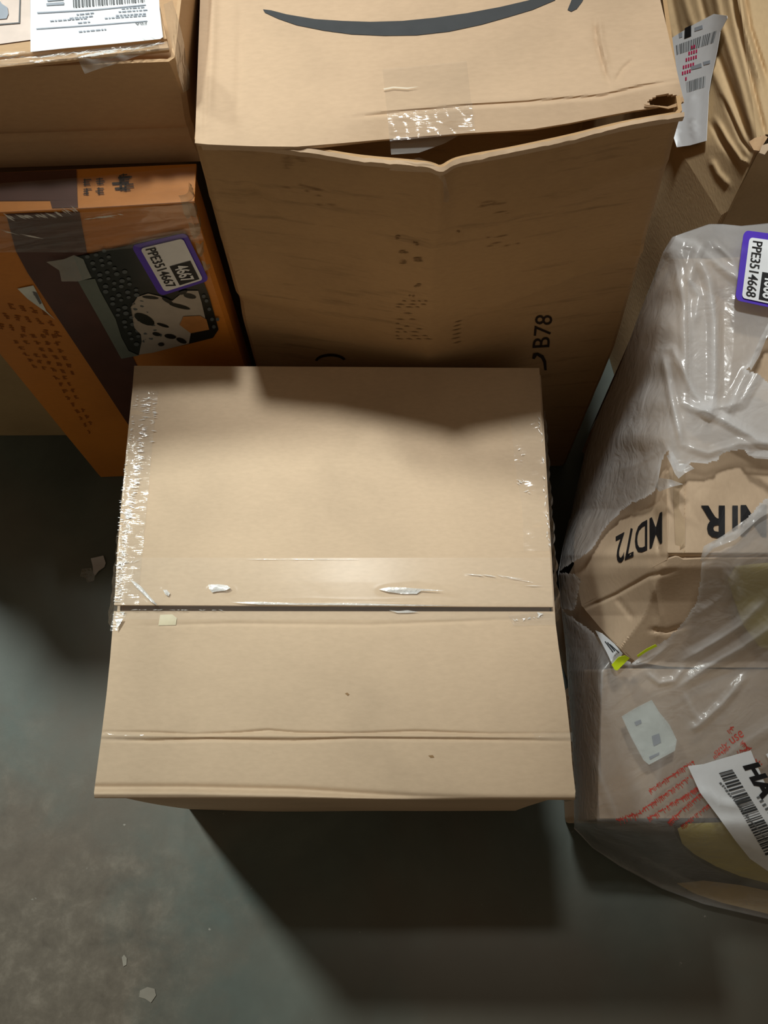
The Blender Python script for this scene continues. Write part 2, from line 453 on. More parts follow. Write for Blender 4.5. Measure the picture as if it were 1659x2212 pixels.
GREYSTRIP = plain('grey_strip', (.155, .185, .165), .4, .4)
PALE = plain('pale_patch', (.42, .38, .33), .5, .3, .06)
TAN = plain('tan_patch', (.42, .19, .06), .5, .3, .15, 40)
PINKISH = plain('pinkish_tape_area', (.72, .60, .53), .5, .3)
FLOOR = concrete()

# ------------------------------------------------------------------ floor
v = [(-4, -3, 0), (4, -3, 0), (4, 5, 0), (-4, 5, 0)]
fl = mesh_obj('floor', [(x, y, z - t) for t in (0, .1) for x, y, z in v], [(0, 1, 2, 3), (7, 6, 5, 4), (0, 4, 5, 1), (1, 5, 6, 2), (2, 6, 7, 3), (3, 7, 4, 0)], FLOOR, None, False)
fl.data.transform(Matrix.Translation(fl.location)); fl.location = (0, 0, 0)
fl['kind'] = 'structure'

# ------------------------------------------------------------------ front carton
fc = thing('cardboard_box', 'plain brown cardboard box with a clear-taped top, standing on the floor in front', 'box', (-.08, .32, 0))
def fc_y(x, z): return .057 + .003 * wob(x, z, 14, 3)
shell('body', lambda z: -.3465 - .006 * math.sin(z / .455 * 3.14), lambda z: .1785 + 0 * z,
      fc_y, lambda x, z: .590 + 0 * x, .001, lambda x, y: .447 + 0 * x, KRAFT, fc)
L = [(290, 790), (286, 840), (275, 950), (262, 1090), (254, 1180), (247, 1307)]
Rr = [(1165, 795), (1169, 860), (1171, 950), (1180, 1080), (1188, 1190), (1195, 1311)]
def z_rear(x, y):
    e = np.clip((.36 - y) / .06, 0, 1)
    r = np.clip((.012 - (x + .357 + (.595 - y) * -.03)) / .012, 0, 1)
    return .457 + .0012 * wob(x, y, 16, 5) + .001 * e - .0015 * r ** 2
S_rear = top_surface(z_rear)
rear = sheet('rear_top_flap', L, Rr, S_rear, 130, 110, KRAFT, fc, .004)
L2 = [(246, 1320), (238, 1420), (230, 1500), (219, 1590), (211, 1650), (203, 1712), (204, 1724)]
R2 = [(1197, 1321), (1207, 1400), (1222, 1500), (1232, 1590), (1236, 1650), (1243, 1710), (1242, 1728)]
CREASE_A = [(225, 1581), (330, 1583), (420, 1587), (520, 1583), (580, 1578), (640, 1583), (760, 1585), (900, 1580), (1060, 1586), (1235, 1585)]
CREASE_B = [(220, 1597), (330, 1600), (450, 1597), (560, 1599), (640, 1600), (760, 1595), (1000, 1597), (1235, 1601)]
LIP = [(205, 1701), (400, 1701), (640, 1706), (800, 1716), (900, 1722), (1100, 1728), (1242, 1727)]
def zpx_front(px, py):
    p = at_z(px, py, np.full(np.shape(px), .4535)); x, y = p[..., 0], p[..., 1]
    z = .4525 + .0012 * wob(x, y, 15, 8)
    z = z - ridge(px, py, CREASE_A, .0022, 3.5) - ridge(px, py, CREASE_B, .0022, 3.5) + ridge(px, py, [(215, 1589), (1240, 1592)], .0020, 5)
    lipy = np.interp(px, [q[0] for q in LIP], [q[1] for q in LIP])
    z = z - .0030 * np.exp(-((py - lipy) / 7) ** 2) + .0045 * np.exp(-((py - lipy - 13) / 8) ** 2)
    z = z - np.clip((py - 1722) / 6, 0, 1) ** 2 * .006
    z = z + .0015 * np.clip((1345 - py) / 25, 0, 1) * np.clip((px - 300) / 200, 0, 1)
    z = z - ridge(px, py, [(300, 1352), (500, 1347), (800, 1350), (1180, 1335)], .0008, 4)
    return z
S_front = px_surface(zpx_front)
frontf = sheet('front_top_flap', L2, R2, S_front, 230, 260, KRAFT, fc, .0035)
S_in = top_surface(lambda x, y: .4470 + 0 * x)
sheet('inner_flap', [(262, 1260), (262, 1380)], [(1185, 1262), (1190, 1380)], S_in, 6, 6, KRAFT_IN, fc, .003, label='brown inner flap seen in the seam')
# clear tape along the seam and both side edges
def z_tape(px, py):
    zr = z_rear(*np.moveaxis(at_z(px, py, np.full(np.shape(px), .457)), -1, 0)[:2]); zf = zpx_front(px, py)
    t = np.clip((py - 1304) / 22, 0, 1); t = t * t * (3 - 2 * t)
    z = zr * (1 - t) + np.maximum(zf, .450) * t + .0007
    p = at_z(px, py, z)
    z = z + ridge(px, py, [(281, 1253), (300, 1270), (320, 1290), (338, 1310)], .0028, 4) + ridge(px, py, [(262, 1310), (275, 1272), (290, 1225)], .0018, 3)
    z = z + ridge(px, py, [(448, 1275), (466, 1268), (500, 1275), (480, 1284)], .0022, 6) + ridge(px, py, [(820, 1275), (900, 1269), (1000, 1283)], .0024, 7)
    z = z + ridge(px, py, [(350, 1272), (360, 1285)], .002, 5) + ridge(px, py, [(1010, 1243), (1100, 1252), (1175, 1275)], .0012, 4)
    z = z + .0002 * np.abs(wob(px, py * 2, .02, 4)) + .0018 * np.exp(-((py - 1302) / 6) ** 2) * (1 + wob(px, py, .04, 9)) * .6
    return z
S_tape = px_surface(z_tape)
sheet('seam_tape', [(253, 1205), (248, 1300), (243, 1338)], [(1188, 1205), (1196, 1300), (1199, 1340)], S_tape, 70, 330, TAPE_H, fc, 0, label='clear tape over the top seam')
def z_edge(px, py):
    z = z_rear(*np.moveaxis(at_z(px, py, np.full(np.shape(px), .457)), -1, 0)[:2])
    return z + .0009 + .0011 * wob(px * .25, py, .33, 12) + .0009 * wob(px * .4, py, .12, 13)
S_edge = px_surface(z_edge)
le = sheet('side_tape', [(289, 842), (275, 950), (262, 1090), (250, 1255), (246, 1306)], [(342, 845), (330, 950), (318, 1090), (302, 1255), (300, 1306)], S_edge, 260, 26, TAPE_W, fc, 0, label='wrinkled clear tape down the left edge')
re_ = sheet('side_tape', [(1102, 892), (1112, 1000), (1128, 1100), (1132, 1190)], [(1168, 890), (1175, 1000), (1182, 1100), (1188, 1190)], S_edge, 200, 26, TAPE, fc, 0, label='clear tape down the right edge')
# tape folded over the carton's left and right walls
def wall_tape(name, side, y0, y1, zdrop, mat, seed, lab):
    n, m = 90, 10; pts = []
    for j in range(m + 1):
        for i in range(n + 1):
            y = y0 + (y1 - y0) * i / n; t = j / m
            x = (-.3535 if side < 0 else .1815 + .004 * (y < .2)) + (.0105 * (y - .3) * -1)
            x += side * (.0035 * math.sin(t * 3.1) + .0016 * (math.sin(i * 1.1 + seed) + math.sin(i * .43 + seed * 2)) * (.4 + t))
            pts.append((x, y, .4565 - zdrop * t * (1 + .12 * math.sin(i * .5 + seed))))
    return mesh_obj(name, pts, grid_faces(n, m), mat, fc, True, 0, -1, None, lab)
wall_tape('wall_tape', -1, .545, .25, .045, TAPE_S, 1, 'clear tape folded over the left side')
wall_tape('wall_tape', 1, .53, .26, .045, TAPE_S, 2, 'clear tape folded over the right side')
wall_tape('wall_tape', 1, .17, .055, .10, TAPE_S, 3, 'loose clear tape on the lower right side')
decal('crease_tape', [[(219, 1590), (228, 1581), (300, 1584), (330, 1592), (300, 1599), (222, 1600)]], S_front, .0009, TAPE, fc, 12)
decal('crease_tape', [[(1150, 1583), (1236, 1582), (1237, 1601), (1160, 1599)]], S_front, .0009, TAPE, fc, 12)
decal('corner_tape', [[(245, 1322), (275, 1322), (262, 1350), (255, 1362), (238, 1363)]], S_front, .0012, TAPE_W, fc, 8)
decal('corner_tape', [[(1098, 1330), (1168, 1322), (1198, 1326), (1200, 1350), (1110, 1352)]], S_front, .0012, TAPE_W, fc, 8)
decal('label_residue', [[(346, 1328), (372, 1327), (382, 1335), (380, 1350), (342, 1351)]], S_front, .0006, plain('pale_residue', (.62, .55, .38), .4, .4), fc, 14)
decals('dirt_speck', [[(745, 1498), (750, 1496), (755, 1500), (751, 1503)], [(925, 1632), (935, 1631), (938, 1636), (930, 1637)]], S_front, .0005, SMUDGE, fc, 14)

def slivers(seed, line, half, n, lmin, lmax, ang=(-.25, .25), w=(.8, 2.2)):
    r = random.Random(seed); out = []
    for _ in range(n):
        x, y = poly_at(line, np.array([r.random()]))[0]
        x += r.uniform(-half, half); L_ = r.uniform(lmin, lmax) / 2; a = r.uniform(*ang); ww = r.uniform(*w) / 2
        c, d = math.cos(a), math.sin(a)
        out.append([(x - L_ * c, y - L_ * d), (x + ww * d, y - ww * c), (x + L_ * c, y + L_ * d), (x - ww * d, y + ww * c)])
    return out
o = decal('painted_edge_glint', slivers(1, [(318, 855), (306, 950), (296, 1020), (284, 1080), (276, 1120)], 7, 120, 6, 20) + slivers(2, [(278, 1100), (266, 1180), (258, 1240), (254, 1300)], 5, 110, 4, 14) + slivers(3, [(296, 850), (278, 960), (262, 1090), (252, 1250)], 3, 50, 4, 9) + slivers(4, [(336, 862), (326, 960)], 4, 18, 6, 14), S_edge, .0012, PAINTED_GLINT, fc, 60, label='white crinkle glints painted on the left edge tape'); o['kind'] = 'stuff'  # whitish slivers painted as glints along the edge tape
o = decal('painted_edge_glint', slivers(5, [(1164, 895), (1170, 950), (1176, 1040), (1186, 1180)], 3, 30, 4, 12, (.9, 2.0)) + slivers(6, [(1120, 940), (1128, 1060), (1160, 1070)], 12, 12, 5, 16, (-.9, .9)), S_edge, .0012, PAINTED_GLINT, fc, 60, label='white crinkle glints painted on the right edge tape'); o['kind'] = 'stuff'
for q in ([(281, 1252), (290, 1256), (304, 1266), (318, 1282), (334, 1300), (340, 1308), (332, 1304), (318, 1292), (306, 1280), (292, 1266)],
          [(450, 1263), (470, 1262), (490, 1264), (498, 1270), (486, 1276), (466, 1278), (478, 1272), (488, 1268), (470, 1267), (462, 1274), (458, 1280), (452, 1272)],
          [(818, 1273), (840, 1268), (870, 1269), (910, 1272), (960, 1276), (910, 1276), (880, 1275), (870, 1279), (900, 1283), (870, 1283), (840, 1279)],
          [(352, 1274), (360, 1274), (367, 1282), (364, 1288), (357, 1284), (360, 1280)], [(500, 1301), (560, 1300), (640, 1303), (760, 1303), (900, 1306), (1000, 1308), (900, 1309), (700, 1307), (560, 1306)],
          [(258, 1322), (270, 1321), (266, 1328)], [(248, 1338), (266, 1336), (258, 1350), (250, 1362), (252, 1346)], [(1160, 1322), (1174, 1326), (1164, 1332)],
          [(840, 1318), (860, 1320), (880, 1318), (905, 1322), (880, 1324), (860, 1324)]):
    decal('painted_fold_glint', [q], S_tape if q[0][1] < 1330 else px_surface(lambda a, b: zpx_front(a, b) + .0025), .0012, PAINTED_GLINT, fc, 6)  # glints on the seam tape folds, painted as pale shapes
o = decal('painted_seam_glint', slivers(7, [(262, 1215), (300, 1212)], 6, 8, 8, 20, (-.9, .9)) + slivers(8, [(1000, 1240), (1100, 1246), (1180, 1272)], 8, 14, 14, 50, (.0, .35), (.6, 1.4)) + slivers(9, [(285, 1317), (480, 1318)], 3, 22, 6, 16) + slivers(10, [(1110, 1340), (1170, 1332)], 8, 14, 5, 12, (-1, 1)) + slivers(11, [(560, 1208), (900, 1208)], 3, 12, 20, 60, (-.04, .04), (.5, 1)), S_tape, .0010, PAINTED_GLINT, fc, 60); o['kind'] = 'stuff'  # thin pale slivers painted as glints over the seam

# ------------------------------------------------------------------ large carton behind
bc = thing('cardboard_box', 'large dented cardboard box with a curved arrow printed on its top, behind the front box', 'box', (.03, .87, 0))
def tent(x): return np.clip(1 - np.abs(x - .030) / .235, 0, 1)
def b_y(x, z):
    k = np.clip(.25 + z / .62, 0, 1) * .045
    t = tent(x)
    y = .650 - k * t ** 1.15
    y = y + .012 * np.exp(-((z - .52 + .22 * (x + .2)) / .018) ** 2) * np.clip(-.02 - x, 0, .2) * 4
    y = y - .0065 * np.exp(-((z - .54 - .32 * (x - .05)) / .009) ** 2) * (x > .02) * np.clip((x - .02) * 8, 0, 1)
    y = y - .006 * np.exp(-((x - .035) / .008) ** 2) * np.exp(-((z - .78) / .06) ** 2)
    y = y - .004 * np.exp(-((z - .735 + .10 * (x + .2)) / .006) ** 2) * np.clip(-.08 - x, 0, .1) * 9 + .005 * np.exp(-((x + .155 + .5 * (z - .74)) / .007) ** 2) * np.exp(-((z - .74) / .035) ** 2)
    y = y - .003 * np.exp(-((z - .70 - .25 * (x - .05)) / .007) ** 2) * (x > .06) - .0025 * np.exp(-((z - .665 + .06 * (x + .2)) / .005) ** 2) * (x < .0)
    y = y + .0022 * wob(x, z, 22, 21) + .0012 * wob(x, z, 60, 22)
    return np.maximum(y, .600)
def b_top(x, y):
    return .800 + .030 * np.clip((x + .208) / .47, 0, 1) + .0015 * np.sin(x * 37) 
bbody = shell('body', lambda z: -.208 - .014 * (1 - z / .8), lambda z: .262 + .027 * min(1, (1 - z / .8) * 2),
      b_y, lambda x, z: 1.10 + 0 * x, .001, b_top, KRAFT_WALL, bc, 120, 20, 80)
S_bfront = front_surface(b_y)
FR = [(421, 309), (450, 312), (550, 316), (640, 317), (740, 309), (830, 301), (930, 293), (1020, 287), (1090, 283), (1150, 279), (1230, 266), (1300, 252), (1370, 239), (1420, 232), (1478, 221)]
BKL = [(432, -150), (1400, -170)]
CRL = [(705, 258), (830, 246), (1020, 228), (1120, 222), (1300, 208), (1380, 188), (1470, 172)]
HOLE = [(1398, 219), (1420, 207), (1440, 203), (1463, 206), (1470, 214), (1463, 224), (1440, 231), (1408, 228)]
def zpx_btop(px, py):
    p = at_z(px, py, np.full(np.shape(px), .82)); x, y = p[..., 0], p[..., 1]
    z = .806 + .028 * np.clip((x + .208) / .47, 0, 1) + .0015 * wob(x, y, 13, 31)
    ly = np.interp(px, [q[0] for q in CRL], [q[1] for q in CRL])
    on = np.clip((px - 700) / 120, 0, 1)
    z = z - np.clip((py - ly) / 60, 0, 1.5) * .010 * on
    z = z - ridge(px, py, CRL, .0022, 3.5) * on
    z = z - ridge(px, py, [(1285, 40), (1288, 90), (1305, 150), (1318, 185)], .0020, 5) + ridge(px, py, [(1296, 40), (1300, 90), (1316, 150)], .0018, 6)
    z = z - ridge(px, py, [(1330, 175), (1345, 150), (1368, 128)], .0016, 4)
    z = z + ridge(px, py, [(462, -60), (458, 100), (448, 250)], .0022, 10) - ridge(px, py, [(452, -60), (446, 150), (442, 300)], .0016, 5) 
    z = z - ridge(px, py, [(520, 0), (516, 150), (512, 260)], .0010, 8)
    z = z - .004 * np.clip((1 - (px - 418) / 24), 0, 1) ** 2
    z = z + .003 * np.clip(1 - np.hypot(px - 1440, py - 205) / 60, 0, 1)
    return z
S_btop = px_surface(zpx_btop)
btop = sheet('top_flap', FR, [(438, -160), (470, -162), (560, -163), (700, -165), (850, -168), (1000, -170), (1100, -172), (1200, -174), (1330, -176), (1385, -178)], S_btop, 260, 130, KRAFT_BIG, bc, .004, hole=HOLE)
# torn board lips round the corner hole and frayed top edge of the front wall
decal('torn_edge', [[(1392, 226), (1420, 230), (1444, 235), (1466, 229), (1478, 216), (1474, 208), (1464, 222), (1442, 230), (1410, 227)]], S_btop, .002, KRAFT_UL, bc, 12, .002, label='ragged torn corner of the top')
# light frayed fold of the front wall's upper edge
def lip_pts():
    xs = np.linspace(-.200, .262, 150); out = []
    for j, (dy, dz) in enumerate(((.003, -.003), (-.0005, .0015), (-.0030, .0002), (-.0022, -.0055))):
        for i, x in enumerate(xs):
            w = .0011 * float(wob(x, j * .02, 90, 35)) + .0011 * float(wob(x, 0, 300, 36))
            y = float(b_y(np.array(x), np.array(.8))); out.append((x, y + dy - abs(w) * .5, float(b_top(np.array(x), 0)) + dz * (1 + w * 150) + w))
    return out
mesh_obj('folded_rim', lip_pts(), grid_faces(149, 3), KRAFT_BIG, bc, True, .001, -1, None, 'frayed fold along the top of the front wall')
smile_up = [(568, 20), (585, 22), (620, 31), (680, 41), (740, 45), (800, 47), (870, 45), (940, 38), (1010, 28), (1080, 15), (1140, 1), (1190, -12)]
smile_lo = [(1200, 0), (1150, 21), (1100, 36), (1040, 53), (970, 68), (900, 76), (830, 77), (760, 74), (700, 66), (640, 54), (600, 40), (572, 27)]
decal('printed_arrow', [smile_up + smile_lo, [(1248, -40), (1272, -44), (1268, -20), (1258, 3), (1246, 19), (1234, 25), (1226, 21), (1233, 4)]], S_btop, .0006, INK, bc, 14, label='dark grey curved arrow print')
decal('top_tape', [[(836, 240), (1020, 222), (1026, 282), (1000, 287), (930, 297), (842, 305)]], px_surface(lambda a, b: zpx_btop(a, b) + .0016 + .0016 * wob(a, b, .12, 77)), 0, TAPE_W, bc, 6, label='crumpled clear tape')
mesh = decal('tape_tail', [[(842, 303), (930, 295), (1005, 285), (960, 310), (905, 330), (845, 334)]], top_surface(lambda x, y: .800 - (.645 - y) * .45), 0, clear_tape('dull_tape', .22), bc, 10, label='tape hanging into the gap')
decal('faint_tape', [[(826, 150), (1008, 132), (1018, 222), (836, 240)]], S_btop, .0012, clear_tape('aged_tape', .03, bump=.15), bc, 14)
decal('tape_wrinkle', [[(828, 191), (850, 187), (880, 189), (905, 187), (880, 192), (850, 190), (830, 194)]], S_btop, .0025, clear_tape('tape_fold', .55, (.95, .9, .75)), bc, 8)
decal('torn_print_strip', [[(905, 340), (935, 352), (962, 384), (972, 425), (968, 438), (958, 436), (958, 395), (938, 372), (905, 372), (840, 368), (850, 355)]], S_bfront, .0018, TAPE, bc, 10, label='clear tape wrapping the dented fold')
# ink on the front wall
def turned(q, name, s, box=(0, 0, 1, 1), surf=S_bfront, off=.0009, mat=BROWN_INK, par=bc, bold=0.0, **k):
    return lettering(name, s, frame_map(q), box, surf, off, mat, par, bold, **k)
turned([(1187, 750), (1194, 682), (1157, 680), (1150, 752)], 'printed_code', 'B78', label='lettering on the front wall')
decal('printed_curve', [[(1150, 775), (1152, 764), (1162, 762), (1174, 768), (1180, 780), (1181, 800), (1176, 800), (1174, 784), (1169, 774), (1160, 768), (1155, 776)]], S_bfront, .0009, BROWN_INK, bc, 20)
rng = random.Random(4)
sm = []
for cx, cy, w in ((861, 514, 14), (898, 527, 11), (872, 543, 22), (903, 561, 26), (872, 569, 20), (902, 616, 20), (992, 504, 9), (888, 641, 9)):
    for k in range(3):
        y = cy + rng.uniform(-4, 4); x = cx + rng.uniform(-5, 5); h = w / 2 * rng.uniform(.5, 1)
        sm.append([(x - h, y), (x, y - 1.6), (x + h, y + rng.uniform(-1, 1)), (x, y + 1.8)])
for r in range(13):
    y = 652 + r * 6.6 + rng.uniform(-1.5, 1.5); x = 853
    while x < 917:
        w = rng.uniform(8, 24)
        if rng.random() < .55: sm.append([(x, y), (x + w / 2, y - .8), (x + w, y + 1.2), (x + w / 2, y + 1.3)])
        x += w + rng.uniform(1, 6)
for r in range(6):
    x = 975 + rng.uniform(-4, 6); y = 695 + r * 9; w = rng.uniform(12, 24)
    sm.append([(x, y + 2), (x + w / 2, y - 1), (x + w, y - 3), (x + w / 2, y + 1.5)])
for cx, cy, n, sl in ((640, 352, 8, .08), (640, 400, 6, .12), (700, 430, 3, .12), (1060, 448, 9, -.17), (1090, 520, 7, -.17)):
    for k in range(n):
        x = cx + rng.uniform(-45, 30); y = cy + rng.uniform(-14, 14); w = rng.uniform(10, 40)
        sm.append([(x, y), (x + w / 2, y + sl * w / 2 - .7), (x + w, y + sl * w), (x + w / 2, y + sl * w / 2 + .8)])
o = decal('ink_smudge', sm, S_bfront, .0008, SMUDGE, bc, 30, label='smudged barcode and scuffs'); o['kind'] = 'stuff'
arc = [(680 + 34 + 34 * math.cos(a), 781 + 17 * -math.sin(a)) for a in np.linspace(.3, 3.0, 14)]
decal('printed_ring', [arc + [(714 + 29 * math.cos(a), 782 - 12 * math.sin(a)) for a in np.linspace(3.0, .3, 14)]], S_bfront, .0009, BROWN_INK, bc, 20)

# ------------------------------------------------------------------ tall narrow orange carton
oc = thing('orange_box', 'tall orange carton wrapped in clear tape with a brown band and purple sticker', 'box', (-.40, .66, 0))
def o_y(x, z):
    return .6335 + .045 * np.maximum(x + .43, -.13) + .0010 * wob(x, z, 18, 41)
def o_yb(x, z): return .680 + .035 * (np.maximum(x, -.56) + .44)
shell('body', lambda z: -.556, lambda z: -.234 + .007 * (z / .72), o_y, o_yb, .001, lambda x, y: .718 + 0 * x, ORANGE, oc, 60, 6, 40)
S_ofront = front_surface(o_y)
S_otop = top_surface(lambda x, y: .7215 + 0 * x)
osheet = sheet('top_flap', [(-330, 462), (0, 458), (200, 448), (400, 436), (420, 434)], [(-320, 400), (0, 373), (200, 364), (400, 355), (424, 354)], S_otop, 60, 10, ORANGE, oc, .003)
decal('brown_band', [[(-110, 378), (165, 366), (167, 432), (-110, 434)]], S_otop, .0012, BROWNBAND, oc, 30, label='brown tape band over the top')
decal('brown_band', [[(108, 433), (167, 431.5), (168, 447), (112, 449)]], S_otop, .0012, BROWNBAND, oc, 30)
decal('brown_band', [[(13, 462), (172, 458), (188, 546), (240, 670), (300, 800), (345, 900), (390, 980), (320, 980), (270, 907), (200, 800), (120, 680), (60, 590), (34, 542)]], S_ofront, .0012, BROWNBAND, oc, 30, label='brown tape band down the front')
# clear wrap over the upper edge, hanging on the front
def wrapz(px, py): 
    return 0
def S_wrap(px, py, off=0.0):
    p = S_ofront(px, py, .004)
    d = .0022 * wob(px * .25, py, .22, 51) + .003 * np.exp(-((py - 470 + px * .06) / 14) ** 2)
    return at_y(px, py, p[..., 1] - d - off)
sheet('clear_wrap', [(-60, 470), (200, 458), (418, 438)], [(-60, 545), (200, 545), (440, 520)], S_wrap, 110, 60, TAPE_W, oc, 0, label='wrinkled clear tape over the upper edge')
sheet('clear_wrap', [(-60, 400), (200, 382), (422, 358)], [(-60, 462), (200, 450), (418, 436)], px_surface(lambda a, b: at_z(a, b, np.full(np.shape(a), .7215))[..., 2] + .003 + .0012 * wob(a * .4, b, .15, 52)), 90, 20, TAPE, oc, 0)
# translucent wrap bunched on the right corner
def corner_wrap():
    n, m = 40, 8; pts = []
    for j in range(m + 1):
        for i in range(n + 1):
            t = i / n; z = .735 - .13 * t
            a = j / m * 2.4
            r = (.012 - .005 * t) * (1 + .15 * math.sin(i * .9 + j))
            pts.append((-.2335 + r * math.sin(a) - .004, .650 - .010 * math.cos(a) + .002 * math.sin(i * .6), z))
    return pts
mesh_obj('corner_wrap', corner_wrap(), grid_faces(40, 8), clear_tape('hazy_wrap', .30, (.50, .52, .36), .2), oc, True, 0, -1, None, 'bunched translucent wrap on the corner')
# printed rows, unreadable
rng = random.Random(8); marks = []
def glyphs(fm, nrow, ncol, skip=0.0, fillr=.62, only=None):
    for r in range(nrow):
        for c in range(ncol):
            if rng.random() < skip: continue
            u0 = c / ncol; v0 = r / nrow; du = 1 / ncol * fillr; dv = 1 / nrow * fillr
            for k in range(3):
                a = u0 + rng.random() * du * .4; b_ = v0 + dv * (.1 + .3 * k)
                marks.extend(rects(fm, [(a, b_, a + du * rng.uniform(.4, .9), b_ + dv * .12)]))
            a = u0 + du * rng.uniform(.2, .6)
            marks.extend(rects(fm, [(a, v0 + dv * .05, a + du * .12, v0 + dv * .9)]))
glyphs(frame_map([(-60, 640), (110, 672), (150, 740), (-20, 720)]), 3, 7, .15)
glyphs(frame_map([(15, 722), (128, 722), (175, 820), (75, 800)]), 6, 5, .1)
glyphs(frame_map([(112, 812), (152, 812), (215, 935), (195, 945)]), 9, 2, .1)
o = decal('printed_rows', marks, S_ofront, .0008, ORANGE_INK, oc, 60, label='rows of small brown print'); o['kind'] = 'stuff'
marks = []
glyphs(frame_map([(176, 422), (228, 420), (226, 378), (176, 382)]), 2, 2, 0, .85)
glyphs(frame_map([(240, 414), (288, 412), (286, 370), (238, 374)]), 1, 1, 0, .95)
glyphs(frame_map([(258, 414), (292, 412), (288, 368), (258, 372)]), 2, 1, 0, .9)
o = decal('printed_characters', marks, S_otop, .0016, BROWN_INK, oc, 60, label='dark characters on the top'); o['kind'] = 'stuff'
# torn white label
decal('torn_label', [[(38, 624), (72, 617), (84, 640), (100, 672), (118, 690), (96, 672), (60, 646)]], S_ofront, .0016, WHITE_SOFT, oc, 20, .0004, 'torn corner of a white label')
decal('grey_mark', [[(70, 630), (80, 633), (72, 636), (90, 655), (86, 658)]], S_ofront, .0024, MID_INK, oc, 20)
# document pouch with dots and patches
pouch = decal('document_pouch', [[(160, 556), (290, 528), (385, 505), (436, 600), (452, 640), (472, 712), (460, 730), (400, 745), (262, 775), (215, 690), (180, 610)]], S_ofront, .0022, POUCH, oc, 25, .0006, 'black pouch with grey dots')
decal('grey_strip', [[(168, 607), (205, 602), (216, 628), (250, 690), (262, 728), (278, 758), (300, 768), (262, 775), (215, 690)]], S_ofront, .0030, GREYSTRIP, pouch, 25)
dots = []
for i in range(16):
    for j in range(3 + (i > 3)):
        cx = 190 + i * 6.6 + j * 17 + (i % 2) * 5 + rng.uniform(-2, 2); cy = 556 + i * 12.5 - j * 6 + rng.uniform(-2, 2)
        if cy > 748: continue
        r = rng.uniform(4.2, 6.2); dots.append([(cx + r * math.cos(a), cy + .72 * r * math.sin(a)) for a in np.linspace(0, 5.7, 10)])
for cx, cy in ((446, 650), (452, 668), (458, 690), (440, 640), (462, 706), (470, 690)): dots.append([(cx + 4 * math.cos(a), cy + 4 * math.sin(a)) for a in np.linspace(0, 5.7, 9)])
o = decal('grey_dots', dots, S_ofront, .0031, DOT, pouch, 60); o['kind'] = 'stuff'
decal('pale_patch', [[(296, 642), (320, 634), (345, 640), (372, 650), (400, 628), (428, 628), (436, 655), (444, 690), (440, 700), (412, 720), (408, 742), (330, 762), (300, 766), (318, 744), (306, 738), (322, 730), (304, 722), (290, 708), (320, 704), (332, 690), (316, 676), (282, 664), (302, 654)]], S_ofront, .0031, PALE, pouch, 20)
bl = []
for cx, cy, a, b_, th in ((325, 643, 18, 3, .1), (362, 650, 14, 4, .5), (388, 662, 24, 4, .25), (312, 690, 24, 10, .45), (352, 703, 14, 3, .3), (338, 722, 9, 4, .2), (368, 727, 13, 5, .15), (392, 736, 12, 5, .4), (348, 744, 7, 4, 0), (410, 640, 14, 5, .2), (395, 632, 10, 4, -.3)):
    bl.append([(cx + a * math.cos(t) * math.cos(th) - b_ * math.sin(t) * math.sin(th), cy + a * math.cos(t) * math.sin(th) + b_ * math.sin(t) * math.cos(th)) for t in np.linspace(0, 5.8, 12)])
decals('black_spot', bl, S_ofront, .0038, POUCH, pouch, 40)
decal('tan_patch', [[(388, 702), (396, 684), (432, 682), (446, 690), (452, 712), (412, 720)]], S_ofront, .0040, TAN, pouch, 20)
decal('clear_tape_scrap', [[(100, 566), (138, 560), (160, 551), (180, 560), (188, 580), (198, 600), (170, 608), (133, 608), (128, 584)]], lambda a, b, off=0: at_y(a, b, S_ofront(a, b, .005)[..., 1] - .002 * wob(a, b, .12, 66)), 0, clear_tape('shiny_scrap', .30, (.7, .75, .7), .08), oc, 8, label='shiny scrap of clear tape')
def id_label(par, q, surf, off, number, short, where):
    fm = frame_map(q)
    lab = decal('purple_label', [[tuple(fm(a, b)) for a, b in rounded(0, 0, 1, 1, .09)]], surf, off, PURPLE, par, 16, .0005, where)
    decal('white_panel', [[tuple(fm(a, b)) for a, b in rounded(.09, .12, .95, .90, .06)]], surf, off + .0014, WHITE, lab, 12)
    lettering('printed_number', number, fm, (.13, .19, .91, .38), surf, off + .0020, BLACK, lab, .012, maxlen=12)
    decal('black_panel', [[tuple(fm(a, b)) for a, b in ((.54, .44), (.92, .44), (.92, .84), (.54, .84))]], surf, off + .0020, BLACK, lab, 12)
    lettering('white_number', short, fm, (.57, .50, .89, .76), surf, off + .0026, WHITE, lab, .025, maxlen=12)
    return lab
id_label(oc, [(283, 531), (346, 640), (452, 606), (402, 503)], S_ofront, .0045, 'PPE3514667', '4667', 'purple-bordered number label')
decal('tape_corner', [[(282, 530), (300, 520), (400, 503), (405, 512), (310, 536)]], S_ofront, .0062, TAPE, oc, 20)

# ------------------------------------------------------------------ olive carton on the floor, far left
ol = thing('cardboard_box', 'dull olive-brown cardboard box in shadow on the floor, far left behind the orange one', 'box', (-.62, .95, 0))
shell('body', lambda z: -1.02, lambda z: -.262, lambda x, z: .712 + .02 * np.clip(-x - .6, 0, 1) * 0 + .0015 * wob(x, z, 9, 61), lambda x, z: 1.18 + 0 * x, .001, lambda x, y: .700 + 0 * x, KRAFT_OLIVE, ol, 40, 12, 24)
mesh_obj('top_flap', [(x, y, z) for z in (.701, .705) for x, y in ((-1.02, .712), (-.262, .712), (-.262, 1.18), (-1.02, 1.18))], [(3, 2, 1, 0), (4, 5, 6, 7), (0, 1, 5, 4), (1, 2, 6, 5), (2, 3, 7, 6), (3, 0, 4, 7)], KRAFT_OLIVE, ol, False)

